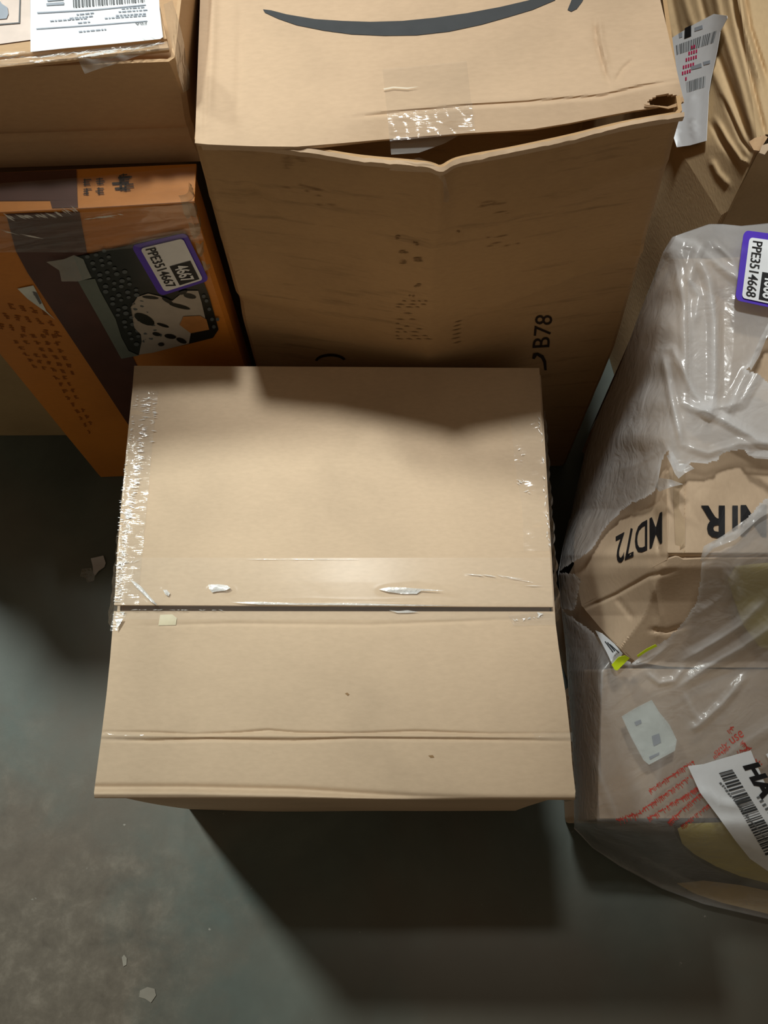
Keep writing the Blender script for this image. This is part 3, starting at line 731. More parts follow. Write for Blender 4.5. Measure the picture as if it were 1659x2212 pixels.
# ------------------------------------------------------------------ upper left carton with the shipping label
ul = thing('cardboard_box', 'cardboard box with a white shipping label on top, stacked at the upper left', 'box', (-.52, .95, .708))
def u_y(x, z):
    g = .003 * np.exp(-((z - .755) / .004) ** 2)
    return .7035 + .030 * np.maximum(x + .4, -.3) + g + .0015 * wob(x, z, 12, 71) - .012 * np.clip((.755 - z) / .05, 0, 1) * 0
shell('body', lambda z: -.98, lambda z: -.222 - .002 * math.sin(z * 60), u_y, lambda x, z: 1.15 + 0 * x, .709, lambda x, y: .842 + 0 * x, KRAFT_UL, ul, 90, 30, 40)
def zpx_u(px, py):
    z = .8495 + 0 * px
    e = np.interp(px, [0, 370], [152, 113])
    z = z - .0035 * np.exp(-((py - e + 22) / 6) ** 2) - np.clip((py - e + 12) / 12, 0, 1) ** 2 * .006
    return z + .0006 * wob(px, py, .03, 72)
S_utop = px_surface(zpx_u)
sheet('top_flap', [(-420, 195), (-200, 173), (0, 151), (200, 131), (330, 117), (366, 113)], [(-440, -230), (-200, -230), (0, -230), (150, -230), (260, -230), (292, -230)], S_utop, 110, 70, KRAFT_UL, ul, .004)
decal('shipping_label', [[(66, 112), (65, -70), (338, -90), (345, 20), (352, 80), (346, 84), (250, 94), (150, 103)]], S_utop, .0022, WHITE, ul, 25, .0004, 'white shipping label')
fmL = frame_map([(70, 105), (350, 88), (340, -60), (66, -50)])
o = decal('label_barcode', rects(frame_map([(158, 16), (312, 4), (308, -60), (155, -50)]), barcode(rng, 0, 1, 0, 1, 34)), S_utop, .0030, MID_INK, ul, 60)
lines = [[(80, 26), (200, 20), (315, 9), (315, 11), (200, 22), (80, 29)], [(78, 61), (200, 53), (318, 44), (318, 46), (200, 55), (78, 63)]]
for x0, y0, w, sl in ((108, 44, 80, -.08), (150, 38, 44, -.1), (165, 30, 30, -.1), (168, 48, 26, -.1), (226, 38, 88, -.07), (250, 32, 66, -.07), (256, 24, 60, -.07), (262, 17, 50, -.07), (170, 67, 56, -.09)):
    x = x0
    while x < x0 + w:
        d = rng.uniform(4, 10); yy = y0 + sl * (x - x0); lines.append([(x, yy), (x + d, yy + sl * d), (x + d, yy + sl * d + 2.6), (x, yy + 2.6)]); x += d + 2
lines.append([(100, 7), (138, 4), (138, 10), (100, 12)]); lines.append([(102, -20), (136, -22), (137, 0), (102, 3)])
decal('label_print', lines, S_utop, .0029, GREY_INK, ul, 60)
turned([(316, 46), (291, 48), (292, 54), (316, 52)], 'label_lettering', 'FBA', surf=S_utop, off=.0030, mat=MID_INK, par=ul)
decal('pinkish_panel', [[(-260, 112), (-260, -80), (64, -80), (66, 86), (0, 95)]], S_utop, .0010, PINKISH, ul, 40, label='pinkish taped area')
decal('printed_pictogram', [[(-60, 45), (-40, -20), (-8, -10), (4, 8), (16, 16), (18, 30), (14, 40), (-20, 43)]], S_utop, .0018, GREY_INK, ul, 30)
decal('pictogram_frame', [[(-80, 57), (40, 48), (44, -60), (46, -60), (43, 50), (-80, 60)]], S_utop, .0018, MID_INK, ul, 40)
def S_ufilm(px, py, off=0.0):
    return at_z(px, py, zpx_u(px, py) + .004 + .0022 * wob(px * .5, py, .13, 91))
sheet('clear_tape', [(-200, 128), (0, 112), (150, 110), (260, 98), (362, 90)], [(-200, 165), (0, 143), (150, 128), (260, 118), (366, 108)], S_ufilm, 150, 16, TAPE_W, ul, 0, label='clear tape along the front edge')
sheet('loose_film', [(165, 120), (200, 128), (250, 120), (300, 100), (340, 92)], [(183, 160), (210, 150), (250, 138), (300, 120), (345, 104)], lambda a, b, off=0: at_y(a, b, .6965 - .008 * np.clip((b - 118) / 40, 0, 1) - .002 * wob(a, b, .14, 92)), 40, 14, clear_tape('loose_film', .28, (.75, .76, .72), .1), ul, 0, label='shred of clear film hanging over the edge')
sheet('side_film', [(352, 10), (362, 60), (376, 120), (396, 200)], [(372, 0), (392, 60), (402, 120), (412, 190)], lambda a, b, off=0: (lambda r: np.stack([r[..., 0] * 0 - .2175, r[..., 1] * (-.2175 / r[..., 0]), CAMZ + r[..., 2] * (-.2175 / r[..., 0])], -1) + np.stack([.002 * wob(a, b, .1, 93)] + [0 * a] * 2, -1))(rays(a, b)), 50, 14, clear_tape('side_film', .2, (.7, .66, .55), .12), ul, 0, label='wrinkled film on the right side')

o = decal('painted_film_glint', slivers(21, [(0, 122), (80, 124), (130, 118), (200, 112), (300, 104), (350, 92)], 6, 60, 8, 34, (-.5, .2), (1, 3)) + slivers(22, [(180, 122), (240, 112)], 8, 24, 14, 40, (-.4, .1), (2, 5)) + slivers(23, [(230, 88), (330, 70)], 8, 8, 16, 34, (.5, .8), (1, 2)), px_surface(lambda a, b: zpx_u(a, b) + .0075), 0, PAINTED_GLINT, ul, 60, label='bright crinkle glints painted on the clear tape'); o['kind'] = 'stuff'  # highlights of the film painted as white slivers
o = decal('painted_wrap_glint', slivers(24, [(0, 470), (110, 466), (170, 450)], 6, 22, 12, 34, (.3, .7), (2, 4)) + slivers(25, [(180, 474), (280, 462)], 8, 12, 10, 40, (-.2, .2), (2, 4)) + slivers(26, [(10, 500), (90, 515)], 4, 8, 20, 50, (.1, .3), (1, 2)), lambda a, b, off=0: S_wrap(a, b, .002), 0, PAINTED_GLINT, oc, 60, label='bright crinkle glints painted on the clear wrap'); o['kind'] = 'stuff'  # pale slivers painted in place of highlights on the wrap

# ------------------------------------------------------------------ creased carton, right rear
cc = thing('cardboard_box', 'heavily creased cardboard box at the upper right, a half-peeled white label on it', 'box', (.55, 1.0, 0))
FOLDS = [([(1500, -60), (1530, 60), (1580, 200), (1625, 320)], -.006, 7), ([(1535, -60), (1560, 60), (1600, 190), (1634, 315)], .006, 9),
         ([(1570, -60), (1600, 80), (1640, 240), (1655, 300)], -.006, 6), ([(1600, -60), (1620, 60), (1659, 180)], -.006, 6), ([(1585, -60), (1610, 60), (1650, 200)], .005, 7),
         ([(1460, -60), (1490, 40), (1560, 200), (1615, 320)], .005, 9), ([(1430, -60), (1445, 60), (1500, 200)], .005, 8), ([(1440, -60), (1470, 80), (1510, 190)], -.004, 7),
         ([(1545, 255), (1570, 300), (1600, 345), (1616, 352)], .006, 6), ([(1535, 265), (1560, 310), (1600, 362)], -.004, 6), ([(1535, 345), (1550, 375), (1575, 402)], .005, 8), ([(1560, 210), (1600, 300), (1625, 335)], -.005, 5)]
def fold_z(px, py):
    z = 0 * px
    for l, a, w in FOLDS: z = z + ridge(px, py, l, a, w)
    return z
def S_cc(px, py, off=0.0, z=None):
    return at_z(px, py, z + fold_z(px, py) + off)
def slope_z(px, py):
    # crushed flank: from the ridge down to the left
    rx = np.interp(py, [-60, 325, 465], [1590, 1640, 1575]); lx = np.interp(py, [-60, 320, 465], [1418, 1465, 1558])
    t = np.clip((px - lx) / np.maximum(rx - lx, 12), 0, 1)
    zt = np.interp(py, [325, 465], [.66, .56]); zl = np.interp(py, [0, 320, 465], [.50, .50, .545])
    return zl + (zt - zl) * t
S_flank = px_surface(lambda a, b: slope_z(a, b) + fold_z(a, b))
def quadsheet(name, A, B, nu, nv, mat, par, thick=.003, **k):
    return sheet(name, A, B, S_cc, nu, nv, mat, par, thick, **k)
quadsheet('crushed_side', [(1410, -150, .50), (1418, -60, .50), (1465, 320, .50), (1558, 465, .545)], [(1580, -150, .66), (1590, -60, .66), (1638, 322, .66), (1572, 456, .56)], 200, 110, KRAFT_FOLD, cc)
quadsheet('top_flap', [(1580, -150, .66), (1590, -60, .66), (1640, 325, .66)], [(1900, -150, .665), (1900, -60, .665), (1900, 335, .665)], 120, 90, KRAFT_FOLD, cc, hole=[(1622, 303), (1640, 296), (1662, 290), (1690, 300), (1680, 318), (1640, 322), (1626, 316)])
def down(name, line, zb, mat, par, nu=40, nz=24, amp=.002, seed=5, inset=0.0, label=None, tuck=False):
    t = np.linspace(0, 1, nu + 1); l = poly_at(line, t); top = at_z(l[:, 0], l[:, 1], l[:, 2])
    rows = []
    for k in range(nz + 1):
        s = k / nz; p = top.copy(); p[:, 2] = top[:, 2] * (1 - s) + zb * s
        if tuck:
            sc = 1 + ((CAMZ - p[:, 2:3]) / (CAMZ - top[:, 2:3]) - 1) * np.clip((l[:, 1:2] - 560) / 400, .1, 1) * (l[:, 1:2] < 1225); p[:, :2] = top[:, :2] * sc
        w = amp * wob(np.arange(nu + 1) * .2, s * 6, 1.3, seed) * math.sin(s * 3.14) 
        p[:, 1] -= w; p[:, 0] -= w * .5
        rows.append(p)
    V = np.array(rows).reshape(-1, 3); f = grid_faces(nu, nz)
    return mesh_obj(name, V, f, mat, par, True, 0, -1, None, label)
KW2 = KRAFT_FOLD
down('side_wall', [(1410, -150, .50), (1418, -60, .50), (1465, 320, .50), (1558, 465, .545)], .001, KW2, cc, amp=.005)
down('front_wall', [(1558, 465, .545), (1572, 456, .56), (1640, 325, .66), (1662, 326, .662), (1900, 335, .665)], .001, KW2, cc, 60, amp=.004)
down('back_wall', [(1900, 335, .665), (1900, -150, .665), (1410, -150, .50)], .001, KW2, cc, 20, 8, 0)
decal('torn_edge', [[(1618, 306), (1630, 298), (1650, 292), (1659, 296), (1642, 302), (1634, 312), (1640, 326), (1628, 324)]], px_surface(lambda a, b: .668 + .003 * wob(a, b, .2, 9)), 0, KRAFT_UL, cc, 8, .002, 'torn hole edge')
decal('torn_edge', [[(1640, 330), (1646, 314), (1664, 308), (1700, 312), (1700, 326), (1660, 322), (1652, 334)]], px_surface(lambda a, b: .672 + 0 * a), 0, KRAFT, cc, 8, .002, 'torn board lip')
def S_lab(px, py, off=0.0):
    lift = .012 * np.clip((px - 1530) / 40, 0, 1) ** 2 + ridge(px, py, [(1498, 200), (1495, 260), (1503, 300)], .003, 5)
    return at_z(px, py, slope_z(px, py) + .010 + lift + off)
pl = decal('shipping_label', [[(1440, 92), (1454, 80), (1500, 52), (1542, 30), (1570, 34), (1571, 40), (1556, 68), (1549, 110), (1536, 170), (1531, 200), (1528, 260), (1526, 304), (1490, 314), (1462, 318), (1440, 250)]], S_lab, 0, WHITE, cc, 16, .0004, 'half-peeled white shipping label')
fmP = frame_map([(1450, 215), (1560, 190), (1566, 40), (1452, 75)])
decal('black_box', [[(1479, 61), (1493, 54), (1493, 78), (1478, 84)]], S_lab, .0006, BLACK, pl, 30)
bb = rects(frame_map([(1462, 118), (1541, 92), (1548, 66), (1460, 98)]), barcode(rng, 0, 1, 0, 1, 26))
bb2 = rects(frame_map([(1484, 200), (1522, 188), (1524, 164), (1482, 177)]), barcode(rng, 0, 1, 0, 1, 16))
decal('label_barcode', bb, S_lab, .0006, MID_INK, pl, 40); decal('label_barcode', bb2, S_lab, .0006, MID_INK, pl, 40)
decals('label_print', [[(1500, 60), (1517, 54), (1518, 62), (1500, 68)], [(1466, 72), (1474, 69), (1474, 80), (1467, 82)], [(1492, 144), (1515, 136), (1516, 145), (1493, 151)], [(1518, 134), (1534, 130), (1534, 137), (1520, 141)]], S_lab, .0006, GREY_INK, pl, 40)
pk = []
for r, (x0, y0, n) in enumerate(((1493, 99, 2), (1487, 112, 4), (1481, 126, 5), (1475, 142, 5), (1473, 155, 4), (1480, 167, 1))):
    for k in range(n): pk.append([(x0 + k * 5.2, y0 - k * 1.6), (x0 + k * 5.2 + 3.4, y0 - k * 1.6 - 1), (x0 + k * 5.2 + 3.4, y0 - k * 1.6 + 6), (x0 + k * 5.2, y0 - k * 1.6 + 7)])
decal('red_stamp', pk, S_lab, .0007, PINK_INK, pl, 40)

# ------------------------------------------------------------------ polythene bag and its contents (right)
SIL = [(1452, 512), (1432, 545), (1410, 605), (1380, 680), (1340, 790), (1290, 900), (1262, 985), (1240, 1080), (1216, 1180), (1206, 1240), (1212, 1310), (1222, 1400), (1232, 1560), (1240, 1700), (1240, 1790), (1240, 2100)]
YB = [(1240, 1790), (1252, 1802), (1280, 1832), (1340, 1872), (1430, 1920), (1520, 1953), (1659, 1985), (2000, 2012)]
def xl_of(y): return np.interp(y, [q[1] for q in SIL], [q[0] for q in SIL])
def smooth(t): t = np.clip(t, 0, 1); return t * t * (3 - 2 * t)
def bag_base(px, py):
    xl = xl_of(py); xr = np.interp(py, [480, 535, 1205, 1330, 1450, 1800], [1455, 1446, 1440, 1390, 1300, 1290])
    zs = np.interp(py, [480, 512, 535, 700, 900, 1100, 1180, 1240, 1320, 1790, 2000], [.60, .60, .585, .45, .28, .15, .13, .13, .13, .07, .01])
    zt = np.interp(py, [480, 535, 1195, 1225, 1300, 1430, 1600, 1760, 1790], [.605, .610, .515, .50, .44, .355, .30, .255, .25])
    yb = np.interp(px, [q[0] for q in YB], [q[1] for q in YB])
    rnd = np.interp(py, [480, 560, 940, 1060], [0, 1, 1, 0])
    xr = xr + 7 * np.sin(py / 31.0) * rnd + 5 * np.sin(py / 13.0 + 1) * rnd
    t1 = np.clip((px - xl) / np.maximum(xr - xl, 8), 0, 1) ** np.interp(py, [500, 1100, 1200, 1400], [.8, .6, .42, .6])
    t2 = np.sin(np.clip((px - xl) / np.maximum(xr + 40 - xl, 8), 0, 1) * 1.5708) ** .8
    t = t1 + (t2 - t1) * rnd
    z = zs + (zt - zs) * t
    dn = smooth((py - 1770) / np.maximum(yb - 1770, 8))
    z = np.where(py > 1770, z * (1 - dn) + .012 * dn, z)
    return z
CR = [([(1452, 515), (1500, 522), (1560, 575), (1620, 620), (1700, 670)], .007, 9), ([(1470, 505), (1540, 545), (1620, 600)], -.004, 9), ([(1452, 545), (1475, 640), (1480, 740), (1482, 830)], .005, 8),
      ([(1500, 535), (1530, 600), (1545, 700), (1545, 840), (1532, 905)], .008, 9), ([(1565, 600), (1560, 760), (1545, 900)], -.004, 12), ([(1474, 958), (1452, 870), (1430, 757)], .007, 6), ([(1430, 755), (1452, 752), (1500, 850), (1540, 900)], .004, 6),
      ([(1474, 960), (1530, 978), (1600, 957), (1700, 962)], .005, 7), ([(1478, 870), (1560, 905), (1640, 950), (1700, 965)], .008, 8), ([(1505, 890), (1600, 870), (1640, 800), (1690, 700)], .007, 9),
      ([(1488, 620), (1500, 560), (1520, 520)], .004, 7), ([(1540, 520), (1580, 560), (1600, 600)], .005, 7), ([(1620, 790), (1590, 850), (1570, 900)], .006, 8), ([(1480, 590), (1510, 640), (1500, 700)], .004, 7),
      ([(1410, 640), (1360, 830), (1320, 960), (1290, 1100)], .003, 10), ([(1440, 650), (1400, 830), (1370, 960), (1350, 1080)], .003, 8), ([(1380, 740), (1330, 900), (1280, 1060)], -.003, 9), ([(1430, 970), (1380, 1000), (1335, 1015)], .002, 5),
      ([(1225, 1325), (1270, 1370), (1300, 1440), (1290, 1520)], .005, 10), ([(1659, 1290), (1600, 1350), (1540, 1390), (1470, 1430)], .009, 9), ([(1700, 1330), (1600, 1400), (1530, 1440), (1462, 1486)], .009, 9), ([(1690, 1380), (1610, 1440), (1500, 1480)], -.006, 14),
      ([(1398, 1452), (1425, 1475), (1455, 1470), (1480, 1440)], .006, 6), ([(1610, 1460), (1560, 1520), (1510, 1565), (1492, 1575)], .008, 7), ([(1478, 1495), (1500, 1540), (1520, 1560)], .004, 7), ([(1360, 1430), (1372, 1436), (1400, 1430), (1450, 1390)], .006, 5),
      ([(1280, 1630), (1302, 1690), (1340, 1780)], .005, 8), ([(1250, 1600), (1270, 1700), (1300, 1790)], -.003, 12), ([(1275, 1800), (1350, 1835), (1440, 1880), (1520, 1920)], .004, 8), ([(1700, 1545), (1600, 1610), (1500, 1680)], .005, 12),
      ([(1430, 1640), (1420, 1700), (1400, 1760)], .003, 10), ([(1560, 1230), (1590, 1260), (1600, 1300)], .004, 8), ([(1600, 1220), (1560, 1290), (1500, 1330)], .005, 8)]
def bag_z(px, py):
    z = bag_base(px, py) + .010
    for l, a, w in CR: z = z + ridge(px, py, l, a * .85, w, True)
    p = at_z(px, py, z); x, y = p[..., 0], p[..., 1]
    z = z + .0020 * wob(x, y, 35, 101) + .0007 * wob(x, y, 80, 102)
    return z
S_bag = px_surface(bag_z)
bag = thing('plastic_bag', 'large translucent polythene bag, torn open over a carton, at the right edge', 'bag', (.50, .35, 0))
NU, NV = 250, 470; XR = 2000
tu = np.linspace(0, 1, NU + 1) ** 1.25; tv = np.linspace(0, 1, NV + 1)
U, Vv = np.meshgrid(tu, tv)
ytop = np.interp(1450 + (XR - 1450) * U, [1450, 1475, 1530, 1560, 1600, 1659, 1760], [512, 503, 484, 484, 488, 482, 478])
ybot = np.interp(1240 + (XR - 1240) * U, [q[0] for q in YB], [q[1] for q in YB])
PY_ = ytop + (ybot - ytop) * Vv
XL_ = xl_of(PY_)
PX_ = XL_ + (XR - XL_) * U
pts = at_z(PX_, PY_, bag_z(PX_, PY_))
HOLE1 = [(1206, 1236), (1225, 1222), (1256, 1204), (1282, 1182), (1300, 1150), (1318, 1128), (1345, 1100), (1366, 1085), (1385, 1080), (1402, 1070), (1415, 1060), (1420, 1050), (1426, 1010), (1436, 982), (1443, 972), (1448, 992), (1455, 1012), (1466, 1021), (1478, 1012), (1492, 1000), (1530, 1000), (1548, 994), (1562, 980), (1585, 972), (1610, 972), (1616, 984), (1659, 988), (1840, 992),
         (1830, 1040), (1659, 1075), (1640, 1090), (1616, 1118), (1600, 1142), (1560, 1160), (1534, 1178), (1520, 1200), (1514, 1230), (1512, 1262), (1505, 1300), (1486, 1330), (1462, 1362), (1430, 1388), (1400, 1404), (1378, 1424), (1364, 1432), (1340, 1424), (1316, 1402), (1290, 1374), (1262, 1350), (1240, 1336), (1222, 1326), (1214, 1316), (1240, 1318), (1246, 1300), (1252, 1262), (1254, 1250), (1240, 1240)]
HOLE2 = [(1612, 800), (1636, 768), (1659, 720), (1720, 700), (1760, 720), (1760, 850), (1700, 850), (1659, 826), (1636, 806)]
cxm = (PX_[:-1, :-1] + PX_[1:, 1:]) / 2; cym = (PY_[:-1, :-1] + PY_[1:, 1:]) / 2
jx = cxm + 2.5 * wob(cxm, cym, .25, 111); jy = cym + 2.5 * wob(cxm, cym, .22, 112)
mask = ~(in_poly(jx, jy, HOLE1) | in_poly(jx, jy, HOLE2))
def layers(px, py):
    # thickness of the film: flank hazier to paint in brightness, bunched double and triple on the top, folds denser
    a = np.interp(py, [480, 620, 900, 1000, 1200, 1450, 1600, 1800, 2000], [.48, .48, .62, .56, .42, .40, .36, .27, .26])
    a = a + .10 * np.clip((1440 - px) / 60, 0, 1) * (py < 1200)
    a = a + .28 * in_poly(px, py, [(1505, 890), (1600, 870), (1640, 800), (1700, 830), (1700, 965), (1640, 950), (1560, 915)]) + .20 * in_poly(px, py, [(1485, 600), (1545, 640), (1548, 900), (1490, 880)])
    for l, am, w in CR:
        if am > 0: a = a + ridge(px, py, l, 38 * am, w * .8)
    for hl in (HOLE1, HOLE2):
        d, _ = seg_dist(px, py, hl + hl[:1]); a = a + .40 * np.exp(-(d / 6) ** 2) * (1 + .5 * wob(px, py, .1, 5))
    a = a - .12 * in_poly(px, py, [(1343, 1548), (1408, 1512), (1462, 1598), (1402, 1655)])
    dl = px - xl_of(py); a = a + .12 * np.exp(-(dl / 20) ** 2)
    return np.clip(a, .05, .95)
verts = pts.reshape(-1, 3); lay = layers(PX_, PY_).ravel(); faces = grid_faces(NU, NV, mask)[:, ::-1]
# skirts: the bag's sides go down to the floor
def add_skirt(idx, along_ray, shift=0.0):
    global verts, lay, faces
    top = verts[idx]; prev = np.array(idx); new_f = []
    for k in range(1, 9):
        q = k / 8; p = top.copy(); p[:, 2] = top[:, 2] * (1 - q) + .003 * q
        if along_ray:   # the side tucks in under the bag
            sc = (CAMZ - p[:, 2:3]) / (CAMZ - top[:, 2:3]); p[:, :2] = top[:, :2] * sc + np.array([.002 * q, 0])
        p[:, 0] += shift * q
        base = len(verts); verts = np.r_[verts, p]; lay = np.r_[lay, lay[idx]]
        cur = np.arange(base, base + len(idx))
        new_f.append(np.stack([prev[:-1], prev[1:], cur[1:], cur[:-1]], -1)); prev = cur
    faces = np.r_[faces, np.concatenate(new_f)]
W = NU + 1
rows = np.arange(0, NV + 1); rows = rows[PY_[:, 0] > 1120]
add_skirt(rows * W, True)
add_skirt(NV * W + np.arange(0, W), True)
add_skirt(np.arange(0, W)[::-1], False, .09)
add_skirt((np.arange(0, NV + 1) * W + NU)[::-1], False)
film = mesh_obj('film', verts, faces, FILM, bag, True, 0, -1, lay)
# curled torn flaps round the tear
def flap(pl, lift, lab=None):
    c = np.mean(pl, 0)
    def s(px, py, off=0.0):
        d = np.hypot(px - pl[0][0], py - pl[0][1]) / 40
        return at_z(px, py, bag_base(px, py) + .012 + lift * np.clip(d, 0, 1.5) + .002 * wob(px, py, .2, 7))
    v, f = fill(pl, 6); p3 = s(v[:, 0], v[:, 1])
    return mesh_obj('torn_flap', p3, orient(p3, f), FILM, bag, True, 0, -1, np.full(len(p3), .62), lab)
flap([(1440, 985), (1452, 975), (1466, 1000), (1490, 1004), (1500, 1012), (1480, 1022), (1466, 1034), (1458, 1024), (1450, 1005)], .012)
flap([(1416, 1052), (1424, 1032), (1450, 1036), (1476, 1046), (1450, 1052), (1424, 1062)], .014)
flap([(1620, 984), (1612, 978), (1650, 972), (1720, 980), (1700, 996), (1659, 992), (1630, 990)], .012)
flap([(1512, 1215), (1520, 1180), (1560, 1158), (1616, 1118), (1659, 1080), (1700, 1060), (1700, 1085), (1640, 1120), (1590, 1165), (1540, 1185)], .004)
flap([(1640, 770), (1656, 730), (1663, 690), (1640, 735), (1618, 790), (1622, 800)], .006)

# carton inside the bag
ib = thing('cardboard_box', 'crushed cardboard box with upside-down black lettering, inside the torn plastic bag', 'box', (.50, .48, 0))
A = (1440, 1205, .50); B = (1446, 545, .592); D = (1970, 1205, .50); C = (1970, 525, .592)
def P3(q): return at_z(np.array(q[0]), np.array(q[1]), q[2])
def S_ib(px, py, off=0.0, z=None):
    n = .0022 * wob(px, py, .045, 121) + ridge(px, py, [(1442, 1210), (1500, 1208)], -.001, 4)
    return at_z(px, py, z + n + off)
DROP = .014
def S_in_bag(amp, extra):
    return px_surface(lambda a, b: bag_base(a, b) - DROP + amp * wob(a, b, .045, 121) + extra(a, b))
S_ibt = S_in_bag(.0022, lambda a, b: -ridge(a, b, [(1478, 700), (1478, 1215)], .003, 3) - .006 * np.exp(-((b - 1203) / 5) ** 2))
S_ibl = S_in_bag(.0016, lambda a, b: -ridge(a, b, [(1418, 1120), (1424, 1200)], .003, 4) + ridge(a, b, [(1448, 1090), (1450, 1200)], .002, 6))
S_ibf = S_in_bag(.0030, lambda a, b: -ridge(a, b, [(1262, 1315), (1330, 1285), (1400, 1245), (1460, 1232)], .004, 4) - ridge(a, b, [(1405, 1360), (1440, 1365), (1480, 1352)], .006, 5) + ridge(a, b, [(1410, 1250), (1425, 1330), (1420, 1380)], .004, 5) - ridge(a, b, [(1330, 1290), (1370, 1340)], .003, 5))
LEFT_EDGE = [(1437, 560), (1416, 610), (1386, 690), (1346, 792), (1297, 900), (1269, 985), (1250, 1080), (1240, 1170), (1240, 1230), (1256, 1308)]
FOLD_EDGE = [(1256, 1308), (1300, 1278), (1370, 1234), (1398, 1214), (1412, 1208), (1425, 1201), (1441, 1209), (1462, 1202), (1476, 1209), (1520, 1207), (1970, 1206)]
LOW_EDGE = [(1300, 1360), (1330, 1392), (1352, 1415), (1372, 1428), (1400, 1434), (1440, 1440), (1500, 1442), (1600, 1442), (1970, 1442)]
def zed(line, n=60):
    l = poly_at(line, np.linspace(0, 1, n)); z = bag_base(l[:, 0], l[:, 1]) - DROP
    return [(a, b, c) for (a, b), c in zip(l, z)]
sheet('top_flap', [(1441, 560), (1441, 900), (1440, 1190), (1442, 1206)], [(1970, 545), (1970, 900), (1970, 1190), (1970, 1206)], S_ibt, 160, 80, KRAFT_BAG, ib, .003)
sheet('bent_side_flap', LEFT_EDGE, [(1443, 560), (1442, 900), (1442, 1140), (1441, 1185), (1441, 1209)], S_ibl, 130, 50, KRAFT_BAG, ib, .003)
sheet('front_wall', FOLD_EDGE, LOW_EDGE, S_ibf, 120, 60, KRAFT_BAG, ib, .003)
down('left_wall', zed(LEFT_EDGE + [(1300, 1360), (1372, 1428)]), .004, KRAFT_BAG, ib, 70, 16, .002, 6, tuck=True)
down('lower_front_wall', zed([(1372, 1428), (1970, 1428)]), .004, KRAFT_BAG, ib, 30, 8, .001, 7)
down('rear_wall', zed([(1970, 1428), (1970, 1206), (1970, 545), (1441, 560)]), .004, KRAFT_BAG, ib, 40, 8, 0, 8)
# zig-zag edged paper tape
zz = []
n = 48
for i in range(n + 1):
    y = 960 + (1204 - 960) * i / n; zz.append((1478 + (1.8 if i % 2 else -1.2), y))
decal('paper_tape', [[(1456, 960)] + zz + [(1460, 1204), (1455, 1080)]], S_ibt, .0012, OLD_TAPE, ib, 40, .0003, 'zig-zag edged brown paper tape')
# upside-down lettering
turned([(1566, 1092), (1514, 1092), (1514, 1162), (1566, 1162)], 'printed_letters', 'R', surf=S_ibt, off=.0016, mat=BLACK, par=ib, bold=.03)
turned([(1594, 1092), (1582, 1092), (1582, 1146), (1594, 1144)], 'printed_letters', 'I', surf=S_ibt, off=.0016, mat=BLACK, par=ib, bold=.03)
turned([(1656, 1090), (1600, 1091), (1600, 1158), (1656, 1160)], 'printed_letters', 'M', surf=S_ibt, off=.0016, mat=BLACK, par=ib, bold=.02)
turned([(1430, 1104), (1330, 1158), (1330, 1220), (1430, 1174)], 'printed_letters', 'MD72', surf=S_ibl, off=.0014, mat=BLACK, par=ib, bold=.012)

# second carton low in the bag
lb = thing('cardboard_box', 'low brown box with a white sticker, seen through the lower half of the plastic bag', 'box', (.42, .15, 0))
def lb_z(a, b): return bag_base(a, b) - .016
S_lbt = px_surface(lambda a, b: lb_z(a, b) + .002 * wob(a, b, .03, 131) - ridge(a, b, [(1330, 1460), (1390, 1780)], .004, 8))
sheet('top_flap', [(1262, 1446), (1258, 1600), (1260, 1700), (1264, 1768)], [(1970, 1446), (1970, 1600), (1970, 1700), (1970, 1765)], S_lbt, 60, 90, KRAFT_BAG, lb, .003)
down('wall', [(a, b, c - .003) for a, b, c in zed([(1262, 1450), (1258, 1600), (1260, 1700), (1264, 1768), (1400, 1768), (1970, 1765)])], .004, KRAFT_BAG, lb, 60, 10, .001, 9)
down('wall', [(a, b, c - .003) for a, b, c in zed([(1970, 1765), (1970, 1450), (1262, 1450)])], .004, KRAFT_BAG, lb, 30, 6, 0, 10)
st = decal('white_sticker', [[(1343, 1548), (1372, 1530), (1408, 1512), (1424, 1538), (1446, 1565), (1462, 1598), (1458, 1622), (1402, 1652), (1390, 1642), (1362, 1590)]], px_surface(lambda a, b: bag_base(a, b) + .0075), 0, WHITE_SOFT, lb, 16, .0004, 'white sticker')
decals('sticker_print', [[(1402, 1635), (1424, 1625), (1424, 1630), (1404, 1641)], [(1408, 1590), (1424, 1584), (1428, 1604), (1412, 1612)], [(1370, 1560), (1384, 1554), (1386, 1562), (1374, 1568)]], px_surface(lambda a, b: bag_base(a, b) + .0083), 0, GREY_INK, st, 30)
# lime-edged label on the low carton
ll = thing('paper_label', 'white paper label with a lime green edge tucked in at the front of the tear', 'label', tuple(P3((1330, 1400, .23)) * [1, 1, 1]))
zl_ = lambda a, b: bag_base(a, b) + .020
decal('paper', [[(1286, 1362), (1300, 1368), (1326, 1390), (1345, 1412), (1338, 1424), (1322, 1434), (1312, 1412)]], px_surface(zl_), 0, WHITE, ll, 12, .0004)
decal('lime_edge', [[(1321, 1436), (1336, 1420), (1350, 1416), (1360, 1422), (1352, 1430), (1334, 1448), (1328, 1447)]], px_surface(zl_), .0008, LIME, ll, 10, .0004, 'lime green edge')
decal('lime_edge', [[(1376, 1416), (1396, 1402), (1416, 1392), (1420, 1396), (1400, 1406), (1378, 1420)]], px_surface(zl_), .0008, LIME, ll, 10, .0004, 'lime green edge')
decal('barcode', [[(1306, 1386), (1308, 1385), (1330, 1414), (1328, 1416)], [(1311, 1388), (1313, 1387), (1334, 1411), (1332, 1413)], [(1316, 1392), (1318, 1391), (1338, 1409), (1337, 1411)]], px_surface(zl_), .0009, INK, ll, 12)

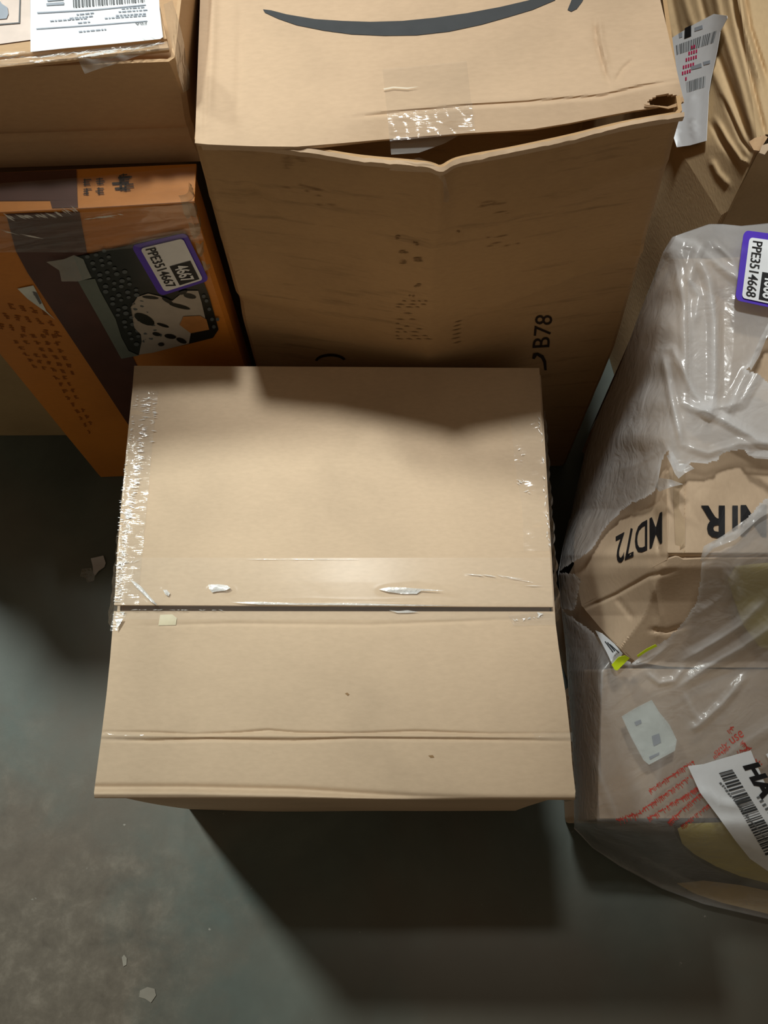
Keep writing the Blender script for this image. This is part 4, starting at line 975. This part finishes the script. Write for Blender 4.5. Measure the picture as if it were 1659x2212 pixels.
# envelopes and a dark grey sheet in the bag
def pillow(name, poly, zf, height, mat, label, cat, par_name='envelope'):
    v, f = fill(poly, 14)
    pl = np.array(poly); d, _ = seg_dist(v[:, 0], v[:, 1], [tuple(q) for q in pl] + [tuple(pl[0])])
    hh = height * (1 - np.exp(-d / 22))
    z = zf(v[:, 0], v[:, 1])
    top = at_z(v[:, 0], v[:, 1], z + hh * .5 + .001 + .0015 * wob(v[:, 0], v[:, 1], .06, 141) * (d > 3)); bot = top.copy(); bot[:, 2] -= hh + .0015
    f = orient(top, f); n = len(v)
    V = np.r_[top, bot]; Fc = [list(q) for q in f] + [[i + n for i in q][::-1] for q in f]
    base = V.mean(0); base[2] = V[:, 2].min()
    me = bpy.data.meshes.new(name); me.from_pydata((V - base).tolist(), [], Fc); me.update()
    me.polygons.foreach_set('use_smooth', [True] * len(me.polygons)); me.materials.append(mat)
    o = bpy.data.objects.new(name, me); scene.collection.objects.link(o); o.location = base
    o['label'] = label; o['category'] = cat
    return o
pillow('padded_envelope', [(1464, 1790), (1482, 1779), (1560, 1776), (1660, 1774), (1970, 1774), (1970, 1925), (1659, 1908), (1600, 1893), (1548, 1872), (1500, 1845), (1474, 1822)],
       lambda a, b: np.maximum(bag_base(a, b) - .012, .02), .014, YELLOW, 'pale yellow padded envelope low in the plastic bag, lying under the large white label', 'envelope')
pillow('padded_envelope', [(1462, 1908), (1520, 1902), (1600, 1912), (1659, 1924), (1970, 1936), (1970, 1982), (1659, 1974), (1560, 1950), (1500, 1930)],
       lambda a, b: np.maximum(bag_base(a, b) - .008, .010), .008, OCHRE, 'dull ochre envelope lying lowest in the plastic bag, on the floor', 'envelope')
pillow('padded_envelope', [(1590, 1222), (1650, 1216), (1970, 1216), (1970, 1418), (1690, 1412), (1640, 1396), (1606, 1350), (1588, 1300), (1572, 1250)],
       lambda a, b: bag_base(a, b) - .003, .010, YELLOW, 'yellow envelope leaning on the boxed carton under the plastic, below the upside-down letters', 'envelope')
pillow('dark_grey_sheet', [(1262, 1788), (1400, 1782), (1455, 1780), (1458, 1800), (1480, 1836), (1520, 1866), (1600, 1902), (1600, 1906), (1540, 1894), (1460, 1896), (1380, 1868), (1300, 1824)],
       lambda a, b: np.maximum(bag_base(a, b) - .030, .012), .012, DARK_GREY, 'dark grey sheet flattened at the lower left inside the plastic bag', 'envelope')

# labels and printing on the bag
id_label(bag, [(1607, 497), (1588, 648), (1700, 672), (1722, 512)], px_surface(lambda a, b: bag_base(a, b) + .021), .0, 'PPE3514668', '4668', 'purple-bordered number label')
S_paper = px_surface(lambda a, b: bag_base(a, b) + .016 + ridge(a, b, [(1500, 1700), (1560, 1735), (1600, 1742)], .004, 9) + ridge(a, b, [(1590, 1815), (1659, 1850)], .005, 10))
wl = decal('white_label', [[(1486, 1655), (1520, 1651), (1570, 1636), (1622, 1621), (1632, 1645), (1700, 1800), (1740, 1880), (1740, 1900), (1659, 1882), (1620, 1855), (1590, 1818), (1552, 1765), (1512, 1712)]], S_paper, 0, WHITE, bag, 16, .0004, 'large white label')
turned([(1604, 1655), (1646, 1728), (1684, 1717), (1638, 1646)], 'label_lettering', 'HA', surf=S_paper, off=.0010, mat=BLACK, par=wl, bold=.05)
decal('label_barcode', rects(frame_map([(1553, 1670), (1655, 1850), (1692, 1836), (1582, 1662)]), barcode(rng, 0, 1, 0, 1, 40)), S_paper, .0010, INK, wl, 40)
ln = []
fmn = frame_map([(1552, 1692), (1668, 1836), (1674, 1832), (1560, 1688)])
u = 0
while u < 1:
    w = rng.uniform(.012, .03); ln += rects(fmn, [(u, .1 + rng.random() * .3, u + w, .6 + rng.random() * .3)]); u += w + rng.uniform(.006, .02) 
ln += rects(frame_map([(1634, 1722), (1664, 1764), (1670, 1760), (1642, 1718)]), [(k * .2, 0, k * .2 + .1, 1) for k in range(5)])
decal('label_print', ln, S_paper, .0010, MID_INK, wl, 40)
decal('white_label', [[(1655, 1630), (1700, 1600), (1740, 1640), (1700, 1680), (1666, 1652)]], S_paper, .001, WHITE, bag, 20, .0004, 'corner of a second white label')
# red warning rows: worn past reading
rd = []
def red_row(x0, y0, x1, y1, h, dens=.9):
    h = h * 1.35; dens = min(1, dens + .08)
    L = math.hypot(x1 - x0, y1 - y0); dx, dy = (x1 - x0) / L, (y1 - y0) / L; nx, ny = -dy, dx; s = 0
    while s < L:
        w = rng.uniform(2.2, 4.2)
        if rng.random() < dens:
            o_ = rng.uniform(-.12, .12) * h; a = (x0 + dx * s + nx * o_, y0 + dy * s + ny * o_); hh = h * rng.uniform(.65, 1)
            k = rng.choice((0, 1, 2))
            if k < 2: rd.append([a, (a[0] + dx * w * .45, a[1] + dy * w * .45), (a[0] + dx * w * .45 + nx * hh, a[1] + dy * w * .45 + ny * hh), (a[0] + nx * hh, a[1] + ny * hh)])
            if k > 0:
                b_ = (a[0] + nx * hh * .15, a[1] + ny * hh * .15); rd.append([b_, (b_[0] + dx * w, b_[1] + dy * w), (b_[0] + dx * w + nx * hh * .3, b_[1] + dy * w + ny * hh * .3), (b_[0] + nx * hh * .3, b_[1] + ny * hh * .3)])
        s += w
red_row(1400, 1706, 1496, 1642, 9); red_row(1330, 1768, 1368, 1756, 13); red_row(1372, 1758, 1492, 1672, 10); red_row(1398, 1766, 1505, 1700, 10)
red_row(1440, 1775, 1512, 1712, 10); red_row(1466, 1786, 1530, 1736, 9, .8); red_row(1540, 1634, 1572, 1612, 8, .9); red_row(1470, 1722, 1520, 1690, 9, .6)
red_row(1604, 1600, 1622, 1616, 9, .8); red_row(1625, 1632, 1646, 1648, 9, .8); red_row(1592, 1622, 1622, 1612, 8, .8); red_row(1570, 1578, 1582, 1568, 9, 1)
o = decal('red_printing', rd, S_bag, .0012, RED_INK, bag, 40, label='rows of worn red print'); o['kind'] = 'stuff'
turned([(1546, 1632), (1574, 1612), (1568, 1600), (1540, 1622)], 'red_word', 'only', surf=S_bag, off=.0014, mat=RED_INK, par=bag)
turned([(1582, 1608), (1608, 1590), (1600, 1576), (1574, 1596)], 'red_word', 'use', surf=S_bag, off=.0014, mat=RED_INK, par=bag)

# ------------------------------------------------------------------ scraps on the floor
S_floor = top_surface(lambda x, y: 0 * x)
def scrap(name, poly, z, mat, label, cat, curl=.004, thick=.0006):
    v, f = fill(poly, 6)
    pts = at_z(v[:, 0], v[:, 1], z + curl * (wob(v[:, 0], v[:, 1], .12, 151) * .5 + .5))
    pts[:, 2] -= pts[:, 2].min() - z
    o = mesh_obj(name, pts, orient(pts, f), mat, None, True, thick)
    o['label'] = label; o['category'] = cat
    return o
scrap('paper_scrap', [(195, 1205), (222, 1199), (227, 1215), (224, 1224), (212, 1232), (204, 1242), (200, 1236), (199, 1222)], .002, plain('grey_white_paper', (.42, .40, .40), .7, .2), 'small torn whitish paper scrap on the floor left of the front box', 'scrap', .008)
scrap('plastic_scrap', [(176, 1228), (196, 1226), (204, 1242), (202, 1254), (188, 1258), (184, 1248), (172, 1244)], .002, clear_tape('scrap_film', .06, (.5, .5, .5), .1, (200, 200, 200), 1.0), 'tiny shiny shred of clear plastic beside the paper scrap on the floor', 'scrap', .010)
scrap('paper_fleck', [(302, 2140), (318, 2132), (334, 2136), (337, 2150), (326, 2166), (314, 2158), (300, 2154)], .001, plain('dusty_paper', (.22, .20, .165), .8, .15), 'dusty pale fleck of paper on the bare floor at the bottom left', 'scrap', .001)
scrap('paper_fleck', [(263, 2068), (268, 2062), (274, 2070), (273, 2084), (266, 2088)], .001, plain('dusty_paper_2', (.26, .24, .20), .8, .15), 'tiny pale upright sliver on the floor, just above the bottom left fleck', 'scrap', .001)

for o in scene.objects:
    if o.type == 'MESH' and o.name.split('.')[0] in ('body', 'top_flap', 'front_wall'): sharpen(o, 40)
